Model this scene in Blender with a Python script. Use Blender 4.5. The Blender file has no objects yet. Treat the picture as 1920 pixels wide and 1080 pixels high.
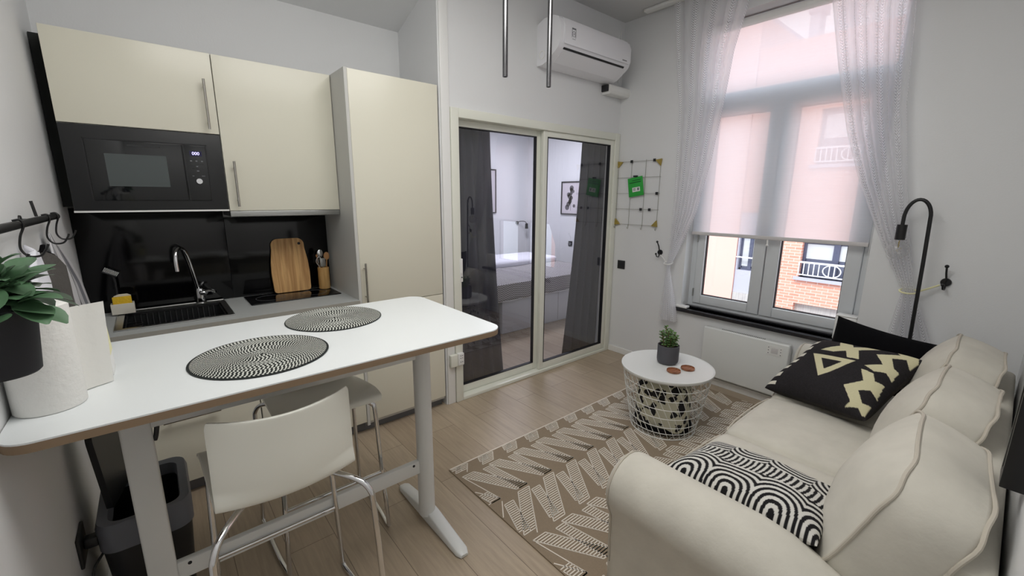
import bpy, bmesh, math, random
from mathutils import Vector, Matrix
random.seed(7)
PI = math.pi
S = bpy.context.scene
COL = S.collection

# ------------------------------------------------------------------ materials
def nt(name):
    m = bpy.data.materials.new(name); m.use_nodes = True
    n = m.node_tree.nodes; n.clear()
    out = n.new('ShaderNodeOutputMaterial')
    return m, n, m.node_tree.links, out

def lin(c):
    def f(x):
        x = x / 255.0
        return x / 12.92 if x <= 0.04045 else ((x + 0.055) / 1.055) ** 2.4
    return (f(c[0]), f(c[1]), f(c[2]), 1.0)

def mat(name, rgb, rough=0.5, metal=0.0, var=0.0, vscale=8.0, bump=0.0, bscale=60.0, spec=0.5, coat=0.0, vec=None, sheen=0.0):
    m, n, l, out = nt(name)
    p = n.new('ShaderNodeBsdfPrincipled')
    c = lin(rgb)
    p.inputs['Base Color'].default_value = c
    p.inputs['Roughness'].default_value = rough
    p.inputs['Metallic'].default_value = metal
    p.inputs['Specular IOR Level'].default_value = spec
    if coat: p.inputs['Coat Weight'].default_value = coat; p.inputs['Coat Roughness'].default_value = 0.08
    if sheen: p.inputs['Sheen Weight'].default_value = sheen
    tc = n.new('ShaderNodeTexCoord'); mp = n.new('ShaderNodeMapping')
    l.new(tc.outputs['Object'], mp.inputs['Vector'])
    if vec: mp.inputs['Scale'].default_value = vec
    if var:
        tx = n.new('ShaderNodeTexNoise'); tx.inputs['Scale'].default_value = vscale; tx.inputs['Detail'].default_value = 5
        l.new(mp.outputs['Vector'], tx.inputs['Vector'])
        r = n.new('ShaderNodeMixRGB')
        r.inputs['Color1'].default_value = tuple(min(1, x * (1 - var)) for x in c[:3]) + (1,)
        r.inputs['Color2'].default_value = tuple(min(1, x * (1 + var)) for x in c[:3]) + (1,)
        l.new(tx.outputs['Fac'], r.inputs['Fac']); l.new(r.outputs['Color'], p.inputs['Base Color'])
    if bump:
        b = n.new('ShaderNodeBump'); b.inputs['Strength'].default_value = bump; b.inputs['Distance'].default_value = 0.004
        t2 = n.new('ShaderNodeTexNoise'); t2.inputs['Scale'].default_value = bscale; t2.inputs['Detail'].default_value = 6
        l.new(mp.outputs['Vector'], t2.inputs['Vector']); l.new(t2.outputs['Fac'], b.inputs['Height'])
        l.new(b.outputs['Normal'], p.inputs['Normal'])
    l.new(p.outputs['BSDF'], out.inputs['Surface'])
    return m

def attr_mat(name, rough=0.9, bump=0.3, bscale=300.0):
    m, n, l, out = nt(name)
    p = n.new('ShaderNodeBsdfPrincipled'); p.inputs['Roughness'].default_value = rough
    p.inputs['Specular IOR Level'].default_value = 0.2
    a = n.new('ShaderNodeAttribute'); a.attribute_name = 'Col'
    l.new(a.outputs['Color'], p.inputs['Base Color'])
    tc = n.new('ShaderNodeTexCoord')
    t2 = n.new('ShaderNodeTexNoise'); t2.inputs['Scale'].default_value = bscale
    l.new(tc.outputs['Object'], t2.inputs['Vector'])
    b = n.new('ShaderNodeBump'); b.inputs['Strength'].default_value = bump; b.inputs['Distance'].default_value = 0.003
    l.new(t2.outputs['Fac'], b.inputs['Height']); l.new(b.outputs['Normal'], p.inputs['Normal'])
    l.new(p.outputs['BSDF'], out.inputs['Surface'])
    return m

def glass_mat(name, tint=(245, 247, 250), refl=1.0, ior=1.5, rough=0.0):
    m, n, l, out = nt(name)
    t = n.new('ShaderNodeBsdfTransparent'); t.inputs['Color'].default_value = lin(tint)
    g = n.new('ShaderNodeBsdfGlossy'); g.inputs['Roughness'].default_value = rough
    g.inputs['Color'].default_value = (refl, refl, refl, 1)
    lw = n.new('ShaderNodeLayerWeight'); lw.inputs['Blend'].default_value = 0.5
    pw = n.new('ShaderNodeMath'); pw.operation = 'POWER'; pw.inputs[1].default_value = 4.0
    l.new(lw.outputs['Facing'], pw.inputs[0])
    f0 = ((ior - 1) / (ior + 1)) ** 2 * 1.9
    f = n.new('ShaderNodeMapRange'); f.inputs['To Min'].default_value = f0; f.inputs['To Max'].default_value = 0.9
    l.new(pw.outputs[0], f.inputs['Value'])
    mx = n.new('ShaderNodeMixShader')
    l.new(f.outputs['Result'], mx.inputs['Fac']); l.new(t.outputs['BSDF'], mx.inputs[1]); l.new(g.outputs['BSDF'], mx.inputs[2])
    l.new(mx.outputs['Shader'], out.inputs['Surface'])
    return m

def sheer_mat(name, rgb, trans, lace=False, weave=0.0, tshare=0.6):
    """thin cloth: part see-through, part diffuse, part translucent"""
    m, n, l, out = nt(name)
    t = n.new('ShaderNodeBsdfTransparent')
    d = n.new('ShaderNodeBsdfDiffuse'); d.inputs['Color'].default_value = lin(rgb)
    tl = n.new('ShaderNodeBsdfTranslucent'); tl.inputs['Color'].default_value = lin(rgb)
    m1 = n.new('ShaderNodeMixShader'); m1.inputs['Fac'].default_value = tshare
    l.new(d.outputs['BSDF'], m1.inputs[1]); l.new(tl.outputs['BSDF'], m1.inputs[2])
    m2 = n.new('ShaderNodeMixShader'); m2.inputs['Fac'].default_value = trans
    l.new(m1.outputs['Shader'], m2.inputs[1]); l.new(t.outputs['BSDF'], m2.inputs[2])
    if lace:
        uv = n.new('ShaderNodeUVMap'); uv.uv_map = 'UVMap'
        sp = n.new('ShaderNodeSeparateXYZ'); l.new(uv.outputs['UV'], sp.inputs['Vector'])
        def M(op, a, b=None, c=None):
            x = n.new('ShaderNodeMath'); x.operation = op
            for i, v in enumerate((a, b, c)):
                if v is None: continue
                if isinstance(v, (int, float)): x.inputs[i].default_value = v
                else: l.new(v, x.inputs[i])
            return x.outputs[0]
        u, v = sp.outputs['X'], sp.outputs['Y']
        fu = M('FRACT', M('MULTIPLY', u, 11.0))
        du = M('ABSOLUTE', M('SUBTRACT', fu, 0.5))
        band = M('LESS_THAN', du, 0.12)
        # chevron holes in the lace band
        ch = M('FRACT', M('ADD', M('MULTIPLY', v, 150.0), M('MULTIPLY', du, 6.0)))
        hole = M('LESS_THAN', ch, 0.5)
        openf = M('MULTIPLY', band, hole)
        solid = M('SUBTRACT', band, openf)
        fac = M('ADD', M('ADD', trans, M('MULTIPLY', openf, 0.3)), M('MULTIPLY', solid, -trans * 0.75))
        l.new(fac, m2.inputs['Fac'])
    if weave:
        tc = n.new('ShaderNodeTexCoord'); mp = n.new('ShaderNodeMapping'); mp.inputs['Scale'].default_value = (3, 3, 90)
        tx = n.new('ShaderNodeTexNoise'); tx.inputs['Scale'].default_value = 2.0; tx.inputs['Detail'].default_value = 4
        l.new(tc.outputs['Object'], mp.inputs['Vector']); l.new(mp.outputs['Vector'], tx.inputs['Vector'])
        mr = n.new('ShaderNodeMapRange'); mr.inputs['To Min'].default_value = trans - weave; mr.inputs['To Max'].default_value = trans + weave
        l.new(tx.outputs['Fac'], mr.inputs['Value']); l.new(mr.outputs['Result'], m2.inputs['Fac'])
    l.new(m2.outputs['Shader'], out.inputs['Surface'])
    return m

def emit_mat(name, rgb, s):
    m, n, l, out = nt(name)
    e = n.new('ShaderNodeEmission'); e.inputs['Color'].default_value = lin(rgb); e.inputs['Strength'].default_value = s
    l.new(e.outputs['Emission'], out.inputs['Surface']); return m

def floor_mat():
    m, n, l, out = nt('oak_laminate')
    p = n.new('ShaderNodeBsdfPrincipled'); p.inputs['Roughness'].default_value = 0.42
    tc = n.new('ShaderNodeTexCoord'); mp = n.new('ShaderNodeMapping'); mp.inputs['Rotation'].default_value = (0, 0, PI / 2)
    mp.inputs['Location'].default_value = (0.3, 0.07, 0)
    l.new(tc.outputs['Object'], mp.inputs['Vector'])
    br = n.new('ShaderNodeTexBrick'); br.offset = 0.37; br.inputs['Scale'].default_value = 1.0
    br.inputs['Brick Width'].default_value = 1.28; br.inputs['Row Height'].default_value = 0.19
    br.inputs['Mortar Size'].default_value = 0.0013; br.inputs['Mortar Smooth'].default_value = 0.2; br.inputs['Bias'].default_value = 0.0
    br.inputs['Color1'].default_value = lin((176, 159, 137)); br.inputs['Color2'].default_value = lin((187, 171, 149)); br.inputs['Mortar'].default_value = lin((112, 98, 84))
    l.new(mp.outputs['Vector'], br.inputs['Vector'])
    mp2 = n.new('ShaderNodeMapping'); mp2.inputs['Scale'].default_value = (26, 1.6, 1)
    l.new(tc.outputs['Object'], mp2.inputs['Vector'])
    no = n.new('ShaderNodeTexNoise'); no.inputs['Scale'].default_value = 2.2; no.inputs['Detail'].default_value = 8; no.inputs['Roughness'].default_value = 0.65
    no.inputs['Distortion'].default_value = 0.6
    l.new(mp2.outputs['Vector'], no.inputs['Vector'])
    cr = n.new('ShaderNodeValToRGB'); cr.color_ramp.elements[0].position = 0.3; cr.color_ramp.elements[0].color = (0.62, 0.6, 0.58, 1)
    cr.color_ramp.elements[1].position = 0.7; cr.color_ramp.elements[1].color = (1.06, 1.05, 1.04, 1)
    l.new(no.outputs['Fac'], cr.inputs['Fac'])
    no2 = n.new('ShaderNodeTexNoise'); no2.inputs['Scale'].default_value = 3.0; no2.inputs['Detail'].default_value = 3
    l.new(tc.outputs['Object'], no2.inputs['Vector'])
    cr2 = n.new('ShaderNodeValToRGB'); cr2.color_ramp.elements[0].color = (0.82, 0.82, 0.82, 1); cr2.color_ramp.elements[1].color = (1.08, 1.08, 1.08, 1)
    l.new(no2.outputs['Fac'], cr2.inputs['Fac'])
    a = n.new('ShaderNodeMixRGB'); a.blend_type = 'MULTIPLY'; a.inputs['Fac'].default_value = 0.55
    l.new(br.outputs['Color'], a.inputs['Color1']); l.new(cr.outputs['Color'], a.inputs['Color2'])
    b = n.new('ShaderNodeMixRGB'); b.blend_type = 'MULTIPLY'; b.inputs['Fac'].default_value = 0.6
    l.new(a.outputs['Color'], b.inputs['Color1']); l.new(cr2.outputs['Color'], b.inputs['Color2'])
    l.new(b.outputs['Color'], p.inputs['Base Color'])
    bp = n.new('ShaderNodeBump'); bp.inputs['Strength'].default_value = 0.25; bp.inputs['Distance'].default_value = 0.002
    l.new(br.outputs['Fac'], bp.inputs['Height']); bp.invert = True
    l.new(bp.outputs['Normal'], p.inputs['Normal'])
    l.new(p.outputs['BSDF'], out.inputs['Surface']); return m

def wood_mat(name, c1, c2, scale=(30, 30, 2), rough=0.5):
    m, n, l, out = nt(name)
    p = n.new('ShaderNodeBsdfPrincipled'); p.inputs['Roughness'].default_value = rough
    tc = n.new('ShaderNodeTexCoord'); mp = n.new('ShaderNodeMapping'); mp.inputs['Scale'].default_value = scale
    l.new(tc.outputs['Object'], mp.inputs['Vector'])
    no = n.new('ShaderNodeTexNoise'); no.inputs['Scale'].default_value = 2; no.inputs['Detail'].default_value = 8; no.inputs['Distortion'].default_value = 0.5
    l.new(mp.outputs['Vector'], no.inputs['Vector'])
    cr = n.new('ShaderNodeValToRGB'); cr.color_ramp.elements[0].position = 0.35; cr.color_ramp.elements[0].color = lin(c1)
    cr.color_ramp.elements[1].position = 0.65; cr.color_ramp.elements[1].color = lin(c2)
    l.new(no.outputs['Fac'], cr.inputs['Fac']); l.new(cr.outputs['Color'], p.inputs['Base Color'])
    l.new(p.outputs['BSDF'], out.inputs['Surface']); return m

def brick_mat():
    m, n, l, out = nt('salmon_brick')
    p = n.new('ShaderNodeBsdfPrincipled'); p.inputs['Roughness'].default_value = 0.9
    tc = n.new('ShaderNodeTexCoord'); sp = n.new('ShaderNodeSeparateXYZ'); cb = n.new('ShaderNodeCombineXYZ')
    l.new(tc.outputs['Object'], sp.inputs['Vector']); l.new(sp.outputs['Y'], cb.inputs['X']); l.new(sp.outputs['Z'], cb.inputs['Y'])
    br = n.new('ShaderNodeTexBrick'); br.inputs['Scale'].default_value = 1.0
    br.inputs['Brick Width'].default_value = 0.22; br.inputs['Row Height'].default_value = 0.07; br.inputs['Mortar Size'].default_value = 0.008
    br.inputs['Color1'].default_value = lin((224, 152, 130)); br.inputs['Color2'].default_value = lin((236, 170, 148)); br.inputs['Mortar'].default_value = lin((236, 205, 192))
    l.new(cb.outputs['Vector'], br.inputs['Vector']); l.new(br.outputs['Color'], p.inputs['Base Color'])
    l.new(p.outputs['BSDF'], out.inputs['Surface']); return m

def floral_mat():
    m, n, l, out = nt('floral_canvas')
    p = n.new('ShaderNodeBsdfPrincipled'); p.inputs['Roughness'].default_value = 0.9
    tc = n.new('ShaderNodeTexCoord')
    dn = n.new('ShaderNodeTexNoise'); dn.inputs['Scale'].default_value = 14; dn.inputs['Detail'].default_value = 3
    l.new(tc.outputs['Object'], dn.inputs['Vector'])
    md = n.new('ShaderNodeVectorMath'); md.operation = 'MULTIPLY_ADD'; md.inputs[1].default_value = (0.09, 0.09, 0.09)
    l.new(dn.outputs['Color'], md.inputs[0]); l.new(tc.outputs['Object'], md.inputs[2])
    v = n.new('ShaderNodeTexVoronoi'); v.inputs['Scale'].default_value = 15; v.inputs['Randomness'].default_value = 0.9
    l.new(md.outputs['Vector'], v.inputs['Vector'])
    cr = n.new('ShaderNodeValToRGB'); cr.color_ramp.interpolation = 'CONSTANT'
    cr.color_ramp.elements[0].color = lin((28, 27, 30)); cr.color_ramp.elements[1].position = 0.43; cr.color_ramp.elements[1].color = lin((205, 203, 182))
    l.new(v.outputs['Distance'], cr.inputs['Fac']); l.new(cr.outputs['Color'], p.inputs['Base Color'])
    l.new(p.outputs['BSDF'], out.inputs['Surface']); return m

def stripes_mat(name, base, dark, mid):
    m, n, l, out = nt(name)
    p = n.new('ShaderNodeBsdfPrincipled'); p.inputs['Roughness'].default_value = 0.95
    uv = n.new('ShaderNodeUVMap'); uv.uv_map = 'UVMap'
    sp = n.new('ShaderNodeSeparateXYZ'); l.new(uv.outputs['UV'], sp.inputs['Vector'])
    mu = n.new('ShaderNodeMath'); mu.operation = 'MULTIPLY'; mu.inputs[1].default_value = 4.0; l.new(sp.outputs['X'], mu.inputs[0])
    fr = n.new('ShaderNodeMath'); fr.operation = 'FRACT'; l.new(mu.outputs[0], fr.inputs[0])
    cr = n.new('ShaderNodeValToRGB'); cr.color_ramp.interpolation = 'CONSTANT'
    e = cr.color_ramp.elements; e[0].color = lin(base); e[1].position = 0.2; e[1].color = lin(dark)
    for pos, c in ((0.27, base), (0.33, dark), (0.4, base), (0.62, mid), (0.82, base)):
        x = e.new(pos); x.color = lin(c)
    l.new(fr.outputs[0], cr.inputs['Fac']); l.new(cr.outputs['Color'], p.inputs['Base Color'])
    l.new(p.outputs['BSDF'], out.inputs['Surface']); return m

def zigzag_mat():
    m, n, l, out = nt('zigzag_cover')
    p = n.new('ShaderNodeBsdfPrincipled'); p.inputs['Roughness'].default_value = 0.85
    tc = n.new('ShaderNodeTexCoord'); sp = n.new('ShaderNodeSeparateXYZ'); l.new(tc.outputs['Object'], sp.inputs['Vector'])
    def M(op, a, b=None):
        x = n.new('ShaderNodeMath'); x.operation = op
        for i, v in enumerate((a, b)):
            if v is None: continue
            if isinstance(v, (int, float)): x.inputs[i].default_value = v
            else: l.new(v, x.inputs[i])
        return x.outputs[0]
    tri = M('PINGPONG', M('MULTIPLY', sp.outputs['X'], 1.0), 0.016)
    s = M('SUBTRACT', M('ADD', sp.outputs['Y'], tri), sp.outputs['Z'])
    f = M('FRACT', M('MULTIPLY', s, 42.0))
    g = M('LESS_THAN', f, 0.42)
    mx = n.new('ShaderNodeMixRGB'); mx.inputs['Color1'].default_value = lin((98, 93, 92)); mx.inputs['Color2'].default_value = lin((208, 205, 206))
    l.new(g, mx.inputs['Fac']); l.new(mx.outputs['Color'], p.inputs['Base Color'])
    l.new(p.outputs['BSDF'], out.inputs['Surface']); return m

W = {}
W['wall'] = mat('wall_paint', (226, 227, 228), 0.65, var=0.015, vscale=3, bump=0.12, bscale=140)
W['ceil'] = mat('ceiling_paint', (208, 208, 207), 0.8)
W['floor'] = floor_mat()
W['cream'] = mat('cream_gloss', (222, 219, 203), 0.30, var=0.01, vscale=2)
W['carcass'] = mat('cabinet_carcass', (200, 200, 196), 0.45)
W['dark_gap'] = mat('dark_gap', (30, 32, 30), 0.8)
W['worktop'] = mat('grey_worktop', (176, 179, 178), 0.5, var=0.05, vscale=90)
W['worktop_edge'] = mat('worktop_edge', (160, 158, 150), 0.5)
W['black_gloss'] = mat('black_gloss', (7, 7, 9), 0.10, spec=0.4)
W['black_plastic'] = mat('black_plastic', (30, 31, 33), 0.42)
W['black_metal'] = mat('black_metal', (22, 22, 24), 0.38, metal=0.1)
W['oven_black'] = mat('oven_black', (22, 23, 25), 0.4)
W['oven_glass'] = mat('oven_glass', (20, 22, 24), 0.06, coat=0.2)
W['oven_window'] = mat('oven_window', (66, 74, 74), 0.1, coat=0.4)
W['steel'] = mat('brushed_steel', (175, 176, 174), 0.3, metal=1.0, var=0.06, vscale=30, vec=(1, 1, 20))
W['chrome'] = mat('chrome', (225, 226, 228), 0.07, metal=1.0)
W['nickel'] = mat('satin_nickel', (176, 173, 166), 0.24, metal=1.0)
W['pole_steel'] = mat('pole_steel', (128, 128, 130), 0.22, metal=1.0)
W['sinksteel'] = mat('sink_steel', (70, 72, 74), 0.25, metal=0.9)
W['white_lam'] = mat('white_laminate', (232, 236, 237), 0.38)
W['ply_edge'] = mat('ply_edge', (138, 116, 92), 0.6)
W['white_metal'] = mat('white_metal', (226, 228, 226), 0.35)
W['white_plastic'] = mat('white_plastic', (234, 234, 232), 0.3)
W['ac_white'] = mat('ac_white', (236, 236, 240), 0.22)
W['shell'] = mat('stool_shell', (238, 238, 228), 0.3)
W['pvc'] = mat('cream_pvc_frame', (228, 229, 218), 0.35)
W['win_frame'] = mat('window_pvc', (214, 218, 222), 0.35)
W['seal'] = mat('rubber_seal', (30, 30, 33), 0.6)
W['glass'] = glass_mat('window_glass')
W['door_glass'] = glass_mat('sliding_door_glass', (232, 232, 242), 1.0, 1.72)
W['bulb'] = glass_mat('bulb_glass', (246, 246, 246), 1.0, 1.6)
_n = W['bulb'].node_tree; _g = [x for x in _n.nodes if x.type == 'BSDF_GLOSSY'][0]; _d = _n.nodes.new('ShaderNodeBsdfDiffuse'); _d.inputs['Color'].default_value = (.95, .95, .95, 1)
_m = _n.nodes.new('ShaderNodeMixShader'); _m.inputs['Fac'].default_value = .6; _o = _g.outputs['BSDF'].links[0].to_socket
_n.links.new(_g.outputs['BSDF'], _m.inputs[1]); _n.links.new(_d.outputs['BSDF'], _m.inputs[2]); _n.links.new(_m.outputs['Shader'], _o)  # white diffuse mixed in paints a pale reflected rim on the bulb
W['sofa'] = mat('beige_sofa_cloth', (203, 199, 188), 0.95, var=0.15, vscale=9, bump=0.5, bscale=24)
W['piping'] = mat('sofa_piping', (190, 183, 170), 0.95)
W['black_cloth'] = mat('black_velvet', (12, 12, 15), 1.0, bump=0.4, bscale=60, spec=0.15)
W['attr'] = attr_mat('patterned_cloth')
W['kilim'] = attr_mat('kilim_wool', 0.95, 0.8, 260)
W['sheer'] = sheer_mat('sheer_lace', (252, 252, 254), 0.36, lace=True)
W['blind'] = sheer_mat('roller_blind_cloth', (246, 247, 252), 0.12, weave=0.03, tshare=0.85)
W['blind_bar'] = mat('blind_bar', (208, 205, 205), 0.6)
W['dark_curtain'] = mat('charcoal_curtain', (70, 70, 76), 0.95, bump=0.2, bscale=120)
W['sill'] = mat('black_granite', (34, 33, 38), 0.2, var=0.3, vscale=120)
W['rug'] = mat('taupe_rug', (146, 130, 110), 0.98, var=0.12, vscale=120, bump=0.5, bscale=500)
W['rug_line'] = mat('rug_cream_yarn', (226, 218, 206), 0.95)
W['mat_white'] = mat('mat_ivory', (206, 208, 200), 0.9)
W['mat_black'] = mat('mat_black', (26, 31, 30), 0.95)
W['pot'] = mat('charcoal_ceramic', (78, 78, 84), 0.6, var=0.08, vscale=12)
W['pot_black'] = mat('matte_black_pot', (30, 31, 36), 0.7)
W['soil'] = mat('soil', (48, 38, 30), 1.0, bump=1, bscale=90)
W['leaf'] = mat('sage_leaf', (78, 112, 80), 0.42, var=0.45, vscale=22)
W['leaf2'] = mat('jade_leaf', (88, 122, 66), 0.25, var=0.5, vscale=30)
W['stem'] = mat('plant_stem', (110, 104, 66), 0.8)
W['coaster'] = wood_mat('acacia', (120, 72, 48), (164, 108, 74), (6, 40, 6))
W['bamboo'] = wood_mat('bamboo_board', (168, 122, 70), (214, 170, 112), (26, 8, 1.4))
W['bamboo2'] = wood_mat('bamboo_cup', (186, 142, 84), (212, 172, 112), (12, 12, 3))
W['spoonwood'] = mat('utensil_wood', (176, 130, 84), 0.6)
W['wire'] = mat('white_wire', (232, 232, 228), 0.4)
W['brass'] = mat('brass', (180, 158, 84), 0.35, metal=0.7)
W['wiregrey'] = mat('grey_wire', (150, 150, 140), 0.5)
W['green'] = mat('green_card', (44, 168, 62), 0.5)
W['green_dk'] = mat('dark_green_print', (22, 92, 36), 0.6)
W['paper'] = mat('paper_white', (238, 237, 233), 0.9, bump=0.6, bscale=70)
W['paper2'] = mat('paper_sheet', (226, 225, 220), 0.9, bump=0.2, bscale=60)
W['packet'] = mat('pale_yellow_card', (236, 232, 186), 0.6)
W['yellow'] = mat('yellow_sponge', (226, 186, 46), 0.95, bump=1, bscale=150)
W['sponge_w'] = mat('sponge_pad', (212, 210, 196), 0.95)
W['caddywhite'] = mat('caddy_ceramic', (216, 212, 200), 0.5)
W['bin_black'] = mat('bin_black', (24, 25, 28), 0.4)
W['bin_grey'] = mat('bin_grey', (112, 115, 124), 0.5)
W['greycloth'] = mat('grey_mitt', (84, 81, 78), 0.98, var=0.12, vscale=60, bump=0.8, bscale=200)
W['stripe_towel'] = stripes_mat('striped_towel', (222, 222, 226), (52, 52, 58), (140, 142, 150))
W['floral'] = floral_mat()
W['brick'] = brick_mat()
W['peach'] = mat('peach_render', (240, 190, 176), 0.9, var=0.03, vscale=1)
W['greyrender'] = mat('grey_render', (186, 186, 200), 0.9)
W['roof'] = mat('slate_roof', (190, 190, 200), 0.8)
W['shutter'] = wood_mat('ribbed_shutter', (176, 170, 168), (200, 196, 190), (1, 30, 1))
W['far_glass'] = mat('dark_pane', (96, 100, 120), 0.1)
W['far_frame'] = mat('blue_grey_frame', (78, 82, 104), 0.5)
W['far_curtain'] = mat('net_curtain_far', (206, 208, 210), 0.9)
W['far_white'] = mat('far_white', (240, 240, 245), 0.5)
W['bed_white'] = mat('white_bed_panel', (208, 210, 212), 0.4)
W['linen'] = mat('white_linen', (232, 232, 240), 0.9, bump=0.5, bscale=12)
W['zigzag'] = zigzag_mat()
W['picpaper'] = mat('print_paper', (206, 200, 204), 0.6)
W['picink'] = mat('print_ink', (92, 88, 94), 0.7)
W['display'] = emit_mat('display_digits', (196, 190, 255), 2.2)
W['display_bg'] = mat('display_background', (24, 20, 60), 0.2)
W['grey_print'] = mat('grey_print', (110, 112, 116), 0.5)
W['asphalt'] = mat('asphalt', (120, 118, 118), 0.9)

# ------------------------------------------------------------------ builders
class MB:
    def __init__(s): s.v = []; s.f = []; s.mi = []; s.uv = None; s.mats = []
    def midx(s, m):
        if m is None: return 0
        if m not in s.mats: s.mats.append(m)
        return s.mats.index(m)
    def add(s, vs, fs, m=None):
        o = len(s.v); s.v += [tuple(x) for x in vs]; k = s.midx(m)
        for f in fs: s.f.append(tuple(i + o for i in f)); s.mi.append(k)
        return s
    def box(s, x0, x1, y0, y1, z0, z1, m=None, b=0.0, M=None):
        x0, x1 = min(x0, x1), max(x0, x1); y0, y1 = min(y0, y1), max(y0, y1); z0, z1 = min(z0, z1), max(z0, z1)
        b = min(b, (x1 - x0) * .45, (y1 - y0) * .45, (z1 - z0) * .45)
        if b <= 0:
            vs = [(x, y, z) for x in (x0, x1) for y in (y0, y1) for z in (z0, z1)]
            fs = [(0, 1, 3, 2), (4, 6, 7, 5), (0, 4, 5, 1), (2, 3, 7, 6), (0, 2, 6, 4), (1, 5, 7, 3)]
        else:
            bm = bmesh.new(); bmesh.ops.create_cube(bm, size=1)
            for v in bm.verts:
                v.co = Vector(((x0 + x1) / 2 + v.co.x * (x1 - x0), (y0 + y1) / 2 + v.co.y * (y1 - y0), (z0 + z1) / 2 + v.co.z * (z1 - z0)))
            bmesh.ops.bevel(bm, geom=bm.edges[:], offset=b, segments=3, profile=0.5, affect='EDGES')
            bm.verts.index_update()
            vs = [tuple(v.co) for v in bm.verts]; fs = [tuple(v.index for v in f.verts) for f in bm.faces]; bm.free()
        if M: vs = [tuple(M @ Vector(v)) for v in vs]
        return s.add(vs, fs, m)
    def tube(s, pts, r, m=None, n=10, closed=False, caps=True, rs=None):
        P = [Vector(p) for p in pts]; N = len(P)
        if N < 2: return s
        T = []
        for i in range(N):
            if closed: t = P[(i + 1) % N] - P[i - 1]
            else: t = P[min(i + 1, N - 1)] - P[max(i - 1, 0)]
            if t.length < 1e-9: t = Vector((0, 0, 1))
            T.append(t.normalized())
        a = Vector((0, 0, 1)) if abs(T[0].z) < .9 else Vector((1, 0, 0))
        nr = (a - T[0] * a.dot(T[0])).normalized()
        vs = []
        for i in range(N):
            nr = (nr - T[i] * nr.dot(T[i]))
            nr = nr.normalized() if nr.length > 1e-6 else T[i].orthogonal().normalized()
            bn = T[i].cross(nr); rr = rs[i] if rs else r
            for k in range(n):
                an = 2 * PI * k / n
                vs.append(P[i] + nr * math.cos(an) * rr + bn * math.sin(an) * rr)
        fs = []
        R = N if closed else N - 1
        for i in range(R):
            j = (i + 1) % N
            for k in range(n):
                k2 = (k + 1) % n
                fs.append((i * n + k, i * n + k2, j * n + k2, j * n + k))
        if caps and not closed:
            fs.append(tuple(reversed(range(n)))); fs.append(tuple((N - 1) * n + k for k in range(n)))
        return s.add(vs, fs, m)
    def cyl(s, p0, p1, r, m=None, n=20, r2=None):
        return s.tube([p0, p1], r, m, n, rs=[r, r if r2 is None else r2])
    def lathe(s, c, prof, m=None, n=40, ax='z'):
        vs = []; fs = []; K = len(prof)
        for i in range(n):
            a = 2 * PI * i / n
            for r, z in prof:
                if ax == 'z': vs.append((c[0] + r * math.cos(a), c[1] + r * math.sin(a), c[2] + z))
                elif ax == 'y': vs.append((c[0] + r * math.cos(a), c[1] + z, c[2] + r * math.sin(a)))
                else: vs.append((c[0] + z, c[1] + r * math.cos(a), c[2] + r * math.sin(a)))
        for i in range(n):
            j = (i + 1) % n
            for k in range(K - 1):
                fs.append((i * K + k, j * K + k, j * K + k + 1, i * K + k + 1))
        return s.add(vs, fs, m)
    def ball(s, c, r, m=None, n=16, sc=(1, 1, 1)):
        vs = []; fs = []
        for i in range(n + 1):
            t = PI * i / n
            for k in range(2 * n):
                a = PI * k / n
                vs.append((c[0] + r * sc[0] * math.sin(t) * math.cos(a), c[1] + r * sc[1] * math.sin(t) * math.sin(a), c[2] + r * sc[2] * math.cos(t)))
        for i in range(n):
            for k in range(2 * n):
                k2 = (k + 1) % (2 * n)
                fs.append((i * 2 * n + k, (i + 1) * 2 * n + k, (i + 1) * 2 * n + k2, i * 2 * n + k2))
        return s.add(vs, fs, m)
    def prism(s, poly, h0, h1, m=None, ax='z', mtop=None):
        """poly in plane, extruded along ax from h0 to h1"""
        n = len(poly)
        def P(a, b, h):
            return (a, b, h) if ax == 'z' else ((a, h, b) if ax == 'y' else (h, a, b))
        vs = [P(a, b, h0) for a, b in poly] + [P(a, b, h1) for a, b in poly]
        s.add(vs, [(i, (i + 1) % n, n + (i + 1) % n, n + i) for i in range(n)], m)
        s.add(vs[:n], [tuple(reversed(range(n)))], m); s.add(vs[n:], [tuple(range(n))], mtop or m)
        return s
    def grid(s, fn, nu, nv, m=None, thick=None):
        vs = [fn(i / nu, j / nv) for i in range(nu + 1) for j in range(nv + 1)]
        fs = [(i * (nv + 1) + j, (i + 1) * (nv + 1) + j, (i + 1) * (nv + 1) + j + 1, i * (nv + 1) + j + 1) for i in range(nu) for j in range(nv)]
        base = len(s.v); s.add(vs, fs, m)
        if s.uv is None: s.uv = {}
        for i in range(nu + 1):
            for j in range(nv + 1): s.uv[base + i * (nv + 1) + j] = (i / nu, j / nv)
        return s
    def xf(s, M): s.v = [tuple(M @ Vector(v)) for v in s.v]; return s
    def build(s, name, m, parent=None, smooth=True, origin=None, mods=(), cols=None, angle=35):
        me = bpy.data.meshes.new(name)
        if parent is not None: off = parent['_o'] if '_o' in parent else (0, 0, 0)
        elif origin is not None: off = origin
        else:
            xs = [v[0] for v in s.v]; ys = [v[1] for v in s.v]; zs = [v[2] for v in s.v]
            off = ((min(xs) + max(xs)) / 2, (min(ys) + max(ys)) / 2, min(zs))
        off = tuple(off)
        me.from_pydata([(v[0] - off[0], v[1] - off[1], v[2] - off[2]) for v in s.v], [], s.f)
        if s.mats:
            for x in s.mats: me.materials.append(x)
            me.polygons.foreach_set('material_index', s.mi)
        else: me.materials.append(m)
        if s.uv:
            uvl = me.uv_layers.new(name='UVMap')
            for lp in me.loops:
                uvl.data[lp.index].uv = s.uv.get(lp.vertex_index, (0, 0))
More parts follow.
